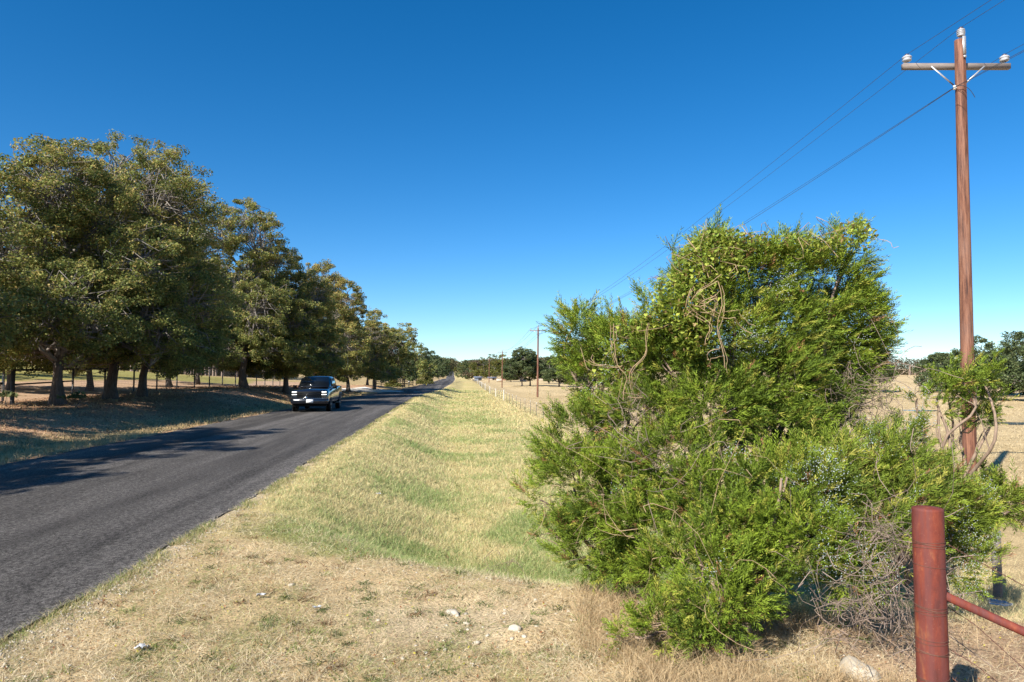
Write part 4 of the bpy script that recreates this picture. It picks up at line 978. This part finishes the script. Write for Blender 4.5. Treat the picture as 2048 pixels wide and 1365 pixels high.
def gate():
    a = gp(7, 34.2); b = gp(-190, 30.0); root = empty('pipe_gate', a); tag(root, 'dark pipe gate at the far left edge in front of the sandy track', 'gate')
    a0 = np.zeros(3); b0 = b-a; z1 = at(7, 741, 34.2)[2]-a[2]
    mb = MB(); mb.tube([a0+[0, 0, .15], a0+[0, 0, z1]], .06, 10); mb.build('gate_stile', M_galv, root, True)
    for f, nm in ((.06, 'bottom_rail'), (.62, 'middle_rail'), (.99, 'top_rail')):
        mb = MB(); mb.tube([a0+[0, 0, z1*f], b0+[0, 0, z1*f]], .045, 8); mb.build(nm, M_black, root, True)
    mb = MB(); mb.tube([b0+[0, 0, .1], b0+[0, 0, z1]], .06, 10); mb.build('gate_stile', M_black, root, True)
    mb = MB(); mb.tube([a0+[0, 0, z1*.62], b0*.35+[0, 0, z1*.1]], .03, 8); mb.build('diagonal_brace', M_black, root, True)
gate()

# ------------------------------------------------------------------ driveway fence, mailbox, marker
def board_fence():
    A = gp(752, 128); B = gp(826, 146); root = empty('board_fence', A); tag(root, 'dark board fence behind the white gravel driveway', 'fence')
    n = 9; P = [A+(B-A)*t for t in np.linspace(0, 1, n)]
    for k, p in enumerate(P):
        z = float(ground(p[0], p[1])); q = np.array([p[0], p[1], z])-A; w_ = .22 if k % 3 == 0 else .13; hh = 1.75 if k % 3 == 0 else 1.4
        mb = MB(); mb.box(q+np.array([0, 0, hh/2-.1]), (w_, w_, hh+.2)); mb.build('post', M_black, root)
    for zz_ in (.35, .7, 1.05, 1.35):
        mb = MB()
        for k in range(n-1):
            a, b = P[k], P[k+1]; za, zb = float(ground(a[0], a[1])), float(ground(b[0], b[1]))
            a = np.array([a[0], a[1], za+zz_])-A; b = np.array([b[0], b[1], zb+zz_])-A; mb.tube([a, b], .07, 4)
        mb.build('board', M_black, root)
board_fence()
def mailbox():
    p = gp(818, 119); root = empty('mailbox', p); tag(root, 'dark mailbox on a post at the mouth of the white driveway', 'mailbox')
    mb = MB(); mb.box((0, 0, .5), (.12, .12, 1.15)); mb.build('post', M_black, root)
    mb = MB(); a = np.linspace(0, math.pi, 9); sec = [(-.14, 0), (.14, 0)]+[(.14*math.cos(t), .14+.12*math.sin(t)) for t in a]
    V = [(x, -.27, 1.07+z) for x, z in sec]+[(x, .27, 1.07+z) for x, z in sec]; n = len(sec)
    Q = [(k, (k+1) % n, n+(k+1) % n, n+k) for k in range(n)]; T = [(0, k+1, k) for k in range(1, n-1)]+[(n, n+k, n+k+1) for k in range(1, n-1)]
    mb.add(V, Q, T); bx = mb.build('box', M_black, root); mb = MB(); mb.box((0, -.28, 1.17), (.2, .01, .16)); mb.build('door', M_white, bx)
    mb = MB(); mb.box((.15, .05, 1.3), (.01, .03, .2)); mb.build('flag', M_rust, root)
mailbox()
def marker():
    p = gp(853, 150); root = empty('marker_post', p); M_y = simple('yellow_plastic', (.75, .60, .12), .6)
    tag(root, 'yellow cable marker post beside the road beyond the mailbox', 'marker'); mb = MB(); mb.box((0, 0, .5), (.14, .05, 1.2)); mb.build('post', M_y, root); mb = MB(); mb.box((0, 0, 1.13), (.16, .07, .12)); mb.build('cap', M_white, root)
marker()

# ------------------------------------------------------------------ far right: sheds, pale bank of bare earth
M_shed = simple('grey_sheet_metal', (.13, .15, .19), .8, nscale=4); M_wall = simple('pale_wall', (.42, .34, .27), .9); M_redb = simple('rusty_sheet', (.25, .12, .08), .9)
def shed(label, px, Z, w_, d_, h_, mw, mr):
    p = gp(px, Z); root = empty('shed', p); tag(root, label, 'shed')
    mb = MB(); mb.box((0, 0, h_/2-.2), (w_, d_, h_+.4)); wl = mb.build('wall', mw, root)
    mb = MB(); e = .4; V = [(-w_/2-e, -d_/2-e, h_), (w_/2+e, -d_/2-e, h_), (w_/2+e, 0, h_*1.35), (-w_/2-e, 0, h_*1.35), (-w_/2-e, d_/2+e, h_), (w_/2+e, d_/2+e, h_)]
    V += [(x, y, z-.12) for x, y, z in V]; mb.add(V, [(0, 1, 2, 3), (3, 2, 5, 4), (6, 9, 8, 7), (9, 10, 11, 8), (0, 6, 7, 1), (4, 5, 11, 10), (0, 3, 9, 6), (3, 4, 10, 9), (1, 7, 8, 2), (2, 8, 11, 5)]); mb.build('roof', mr, root)
    mb = MB(); mb.box((w_*.15, -d_/2-.03, h_*.4), (w_*.25, .06, h_*.8)); mb.build('door', M_black, root)
shed('small blue grey shed at the head of the right fence', 956, 330, 3.4, 3, 1.5, M_shed, M_shed)
shed('low pale shed seen under the yellow green trees', 984, 335, 3.6, 3, 1.1, M_wall, M_shed)
shed('low rusty roofed shed behind the third pole', 1019, 330, 7, 4, 1.2, M_redb, M_redb)
shed('pale low building seen under the oaks right of the second pole', 1090, 330, 6, 4, 1.3, M_wall, M_wall)
for k, px in enumerate((999, 1046, 1054, 1108)):
    p = gp(px, 300+k*4); mb = MB(); R_ = .65
    mb.lathe([(0, -1.3), (.85*R_, -1.3), (R_, -1.15), (R_, 1.15), (.85*R_, 1.3), (0, 1.3)], (0, 0, .6), 18, 0); o = mb.build('hay_bale', simple('pale_bale', (.5, .43, .35), .95), None, True)
    o.location = [float(v) for v in p]; o.rotation_euler = (0, 0, .3*k)
    tag(o, ['pale round bale just left of the third pole', 'pale round bale behind the broad oak trunk', 'pale round bale between the two oak trunks', 'pale round bale right of the second pole'][k], 'hay bale', 'pale bales at the head of the pasture')
# pond water: thin sheets following low ground
M_wat, n, b, o_ = nodes('pond_water'); b.inputs['Base Color'].default_value = (.05, .07, .10, 1); b.inputs['Roughness'].default_value = .12; bump(n, b, noise(n, coords(n), 4), .1, .02)
for px, Z, rx, ry in ((1842, 62, 1.6, 1.3), (2085, 43, 3.6, 1.2)):
    c = at(px, 757, Z); a = np.linspace(0, 2*math.pi, 40, endpoint=False); rr_ = 1+.15*np.sin(3*a+1)+.08*np.sin(7*a)
    X = c[0]+np.cos(a)*rx*rr_; Y = c[1]+np.sin(a)*ry*rr_; zc = float(np.max(ground(X, Y)))+.012
    V = np.vstack([np.stack([X, Y, np.full(40, zc)], -1), [c[0], c[1], zc]])
    tag(mesh_np('pond', V, np.array([(k, (k+1) % 40, 40) for k in range(40)]), M_wat), kind='structure')

# ------------------------------------------------------------------ pickup truck
def pickup():
    pf = at(628, 757, 38.9); x0 = -7.25; y0 = 38.6; z0 = float(zroad(y0))+.04
    root = empty('pickup_truck', (x0, y0, z0), math.radians(1.0)); tag(root, 'black crew cab pickup driving toward the camera in the left lane with headlights on', 'pickup truck')
    m_, n, b, o_ = nodes('black_car_paint'); b.inputs['Base Color'].default_value = (.006, .008, .014, 1); b.inputs['Roughness'].default_value = .22; b.inputs['Coat Weight'].default_value = 1; b.inputs['Coat Roughness'].default_value = .04; M_paint = m_
    m_, n, b, o_ = nodes('tinted_glass'); b.inputs['Base Color'].default_value = (.008, .010, .012, 1); b.inputs['Roughness'].default_value = .12; b.inputs['Specular IOR Level'].default_value = .25; M_glass = m_
    m_, n, b, o_ = nodes('headlight_lamp'); b.inputs['Base Color'].default_value = (.9, .9, .9, 1); b.inputs['Emission Color'].default_value = (1, .97, .9, 1); b.inputs['Emission Strength'].default_value = 1.5; M_lamp = m_
    M_trim = simple('black_plastic_trim', (.005, .005, .005), .7, spec=.15); M_tyre = simple('tyre_rubber', (.018, .018, .018), .85); M_rim = simple('alloy_rim', (.35, .35, .36), .3, .8); M_chr = simple('chrome_trim', (.75, .75, .75), .15, 1.0, amt=.03)
    M_plate = simple('white_plate', (.85, .85, .85), .5, amt=.03)
    W = 1.0
    def loft(secs, mat, name, parent=root, smooth=True):
        # secs: list of (y, [(x,z)...]) closed rings, same count
        k = len(secs[0][1]); V = np.array([(x, y, z) for y, s in secs for x, z in s]); Q = []
        for a in range(len(secs)-1):
            for c in range(k): Q.append((a*k+c, a*k+(c+1) % k, (a+1)*k+(c+1) % k, (a+1)*k+c))
        mb = MB(); mb.add(V, Q, [(0, c+1, c) for c in range(1, k-1)]+[((len(secs)-1)*k, (len(secs)-1)*k+c, (len(secs)-1)*k+c+1) for c in range(1, k-1)])
        return mb.build(name, mat, parent, smooth)
    def ring(w_, zb, zt, r1=.12, tuck=.06, crown=.03):
        return [(-w_+tuck, zb), (w_-tuck, zb), (w_, zb+.18), (w_+.005, (zb+zt)*.5), (w_-.01, zt-r1*1.2), (w_-r1*.35, zt-r1*.35), (w_-r1, zt), (0, zt+crown), (-w_+r1, zt), (-w_+r1*.35, zt-r1*.35), (-w_+.01, zt-r1*1.2), (-w_-.005, (zb+zt)*.5), (-w_, zb+.18)]
    # lower body
    body = [(0.0, ring(.90, .50, 1.06, .10)), (.05, ring(.95, .46, 1.14, .12)), (.25, ring(.985, .42, 1.20, .14)), (.9, ring(1.0, .40, 1.25, .15)), (1.45, ring(1.0, .40, 1.29, .15)), (1.6, ring(1.0, .40, 1.30, .10, crown=.0)),
            (3.9, ring(1.0, .42, 1.33, .08, crown=0)), (4.0, ring(1.0, .42, 1.36, .06, crown=0)), (5.7, ring(.99, .46, 1.36, .06, crown=0)), (5.85, ring(.96, .50, 1.33, .06, crown=0))]
    bd = loft(body, M_paint, 'body')
    mb = MB(); mb.box((0, 4.92, 1.365), (1.72, 1.62, .03)); mb.build('bed_cover', M_trim, root)
    # cab
    def cr(w1, w2, z1, z2): return [(-w1, z1), (w1, z1), (w1*.985+.0, z1+(z2-z1)*.45), (w2, z2-.05), (w2-.10, z2), (0, z2+.025), (-w2+.10, z2), (-w2, z2-.05), (-w1*.985, z1+(z2-z1)*.45)]
    cab = [(1.42, cr(.86, .84, 1.27, 1.32)), (1.75, cr(.89, .84, 1.28, 1.52)), (2.28, cr(.90, .76, 1.28, 1.86)), (2.5, cr(.90, .75, 1.28, 1.93)), (3.4, cr(.90, .75, 1.30, 1.955)), (3.75, cr(.90, .76, 1.30, 1.92)), (3.95, cr(.88, .80, 1.32, 1.45))]
    loft(cab, M_paint, 'cab')
    # windshield
    mb = MB(); V = [(-.82, 1.50, 1.36), (.82, 1.50, 1.36), (.70, 2.26, 1.87), (-.70, 2.26, 1.87)]
    nrm = np.array([0, -.56, .83])*.035; V2 = [tuple(np.array(v)+nrm) for v in V]; V1 = [tuple(np.array(v)-nrm*.5) for v in V]
    mb.add(V1+V2, [(4, 5, 6, 7), (0, 1, 5, 4), (1, 2, 6, 5), (2, 3, 7, 6), (3, 0, 4, 7), (3, 2, 1, 0)]); mb.build('windshield', M_glass, root)
    for s in (-1, 1):
        for (ya, yb2, yc, yd) in ((1.85, 2.75, 2.72, 2.28), (2.84, 3.66, 3.58, 2.84)):
            mb = MB(); V = [(s*.905, ya, 1.36), (s*.905, yb2, 1.36), (s*.79, yc, 1.83), (s*.79, yd, 1.83)]; V2 = [(x+s*.02, y, z) for x, y, z in V]; V1 = [(x-s*.03, y, z) for x, y, z in V]
            mb.add(V1+V2, [(4, 5, 6, 7), (0, 1, 5, 4), (1, 2, 6, 5), (2, 3, 7, 6), (3, 0, 4, 7)]); mb.build('side_window', M_glass, root)
        mb = MB(); mb.box((s*1.10, 1.83, 1.34), (.20, .12, .20)); mb.box((s*.98, 1.83, 1.28), (.16, .06, .05)); mb.build('side_mirror', M_trim, root)
        mb = MB(); mb.box((s*.78, -.012, 1.09), (.25, .05, .034)); mb.box((s*.78, -.012, .955), (.25, .05, .034)); hl = mb.build('headlight', M_lamp, root)
        mb = MB(); mb.box((s*.79, .012, 1.015), (.30, .03, .20)); mb.build('housing', M_trim, hl)
        mb = MB(); mb.lathe([(0, -.02), (.055, -.015), (.06, .01)], (s*.72, -.05, .52), 12, 1); mb.build('fog_lamp', M_chr, root)
        mb = MB(); mb.box((s*1.02, 3.0, .43), (.10, 1.9, .05)); mb.build('running_board', M_trim, root)
        mb = MB(); mb.box((s*1.007, 2.35, 1.08), (.03, .16, .03)); mb.build('door_handle', M_trim, root)
        for yy_ in (1.02, 4.72):
            mb = MB(); mb.lathe([(.0, -.13), (.46, -.13), (.47, .0), (.46, .018), (.0, .018)], (s*.985 - (0 if s > 0 else 0), yy_, .47), 24, 0) if s > 0 else mb.lathe([(.0, .13), (.46, .13), (.47, 0), (.46, -.018), (.0, -.018)], (s*.985, yy_, .47), 24, 0)
            mb.build('wheel_arch', M_trim, root, True)
            wl = empty('wheel', (s*.90, yy_, .40)); wl.parent = root
            mb = MB(); mb.lathe([(.22, -.12), (.36, -.13), (.395, -.10), (.40, 0), (.395, .10), (.36, .13), (.22, .12)], (0, 0, 0), 26, 0); mb.build('tyre', M_tyre, wl, True)
            mb = MB(); mb.lathe([(.0, s*.115), (.05, s*.12), (.07, s*.08), (.2, s*.09), (.235, s*.125), (.235, -s*.1)], (0, 0, 0), 20, 0); mb.build('rim', M_rim, wl, True)
    # front: grille, bumper, plate
    mb = MB(); mb.box((0, -.005, .93), (1.26, .07, .36)); 
    gr = mb.build('grille', M_trim, root)
    for z in (.83, .92, 1.01):
        mb = MB(); mb.box((0, -.045, z), (1.2, .02, .025)); mb.build('grille_bar', M_paint, gr)
    mb = MB(); V = [(-.98, .25), (-.98, .02), (-.80, -.09), (.80, -.09), (.98, .02), (.98, .25)]
    Vv = [(x, y, .46) for x, y in V]+[(x, y, .74) for x, y in V]; mb.add(Vv, [(k, k+1, k+7, k+6) for k in range(5)]+[(6, 7, 10, 11), (7, 8, 9, 10), (5, 4, 1, 0), (4, 3, 2, 1)]); mb.build('bumper', M_paint, root)
    mb = MB(); mb.box((0, -.03, .755), (1.9, .06, .018)); mb.lathe([(0, -.015), (.07, -.012), (.075, .0)], (-.18, -.055, .775), 14, 1); mb.build('chrome_strip', M_chr, root)
    mb = MB(); mb.box((.04, -.105, .60), (.36, .015, .17)); mb.build('license_plate', M_plate, root)
    mb = MB(); mb.box((0, .35, .38), (1.7, .6, .14)); mb.build('skid_plate', M_trim, root)
    mb = MB(); mb.box((0, 1.44, 1.335), (1.5, .10, .04)); mb.build('wiper_cowl', M_trim, root)
pickup()
print('objects', len(bpy.data.objects), 'polys', sum(len(o.data.polygons) for o in bpy.data.objects if o.type == 'MESH'))
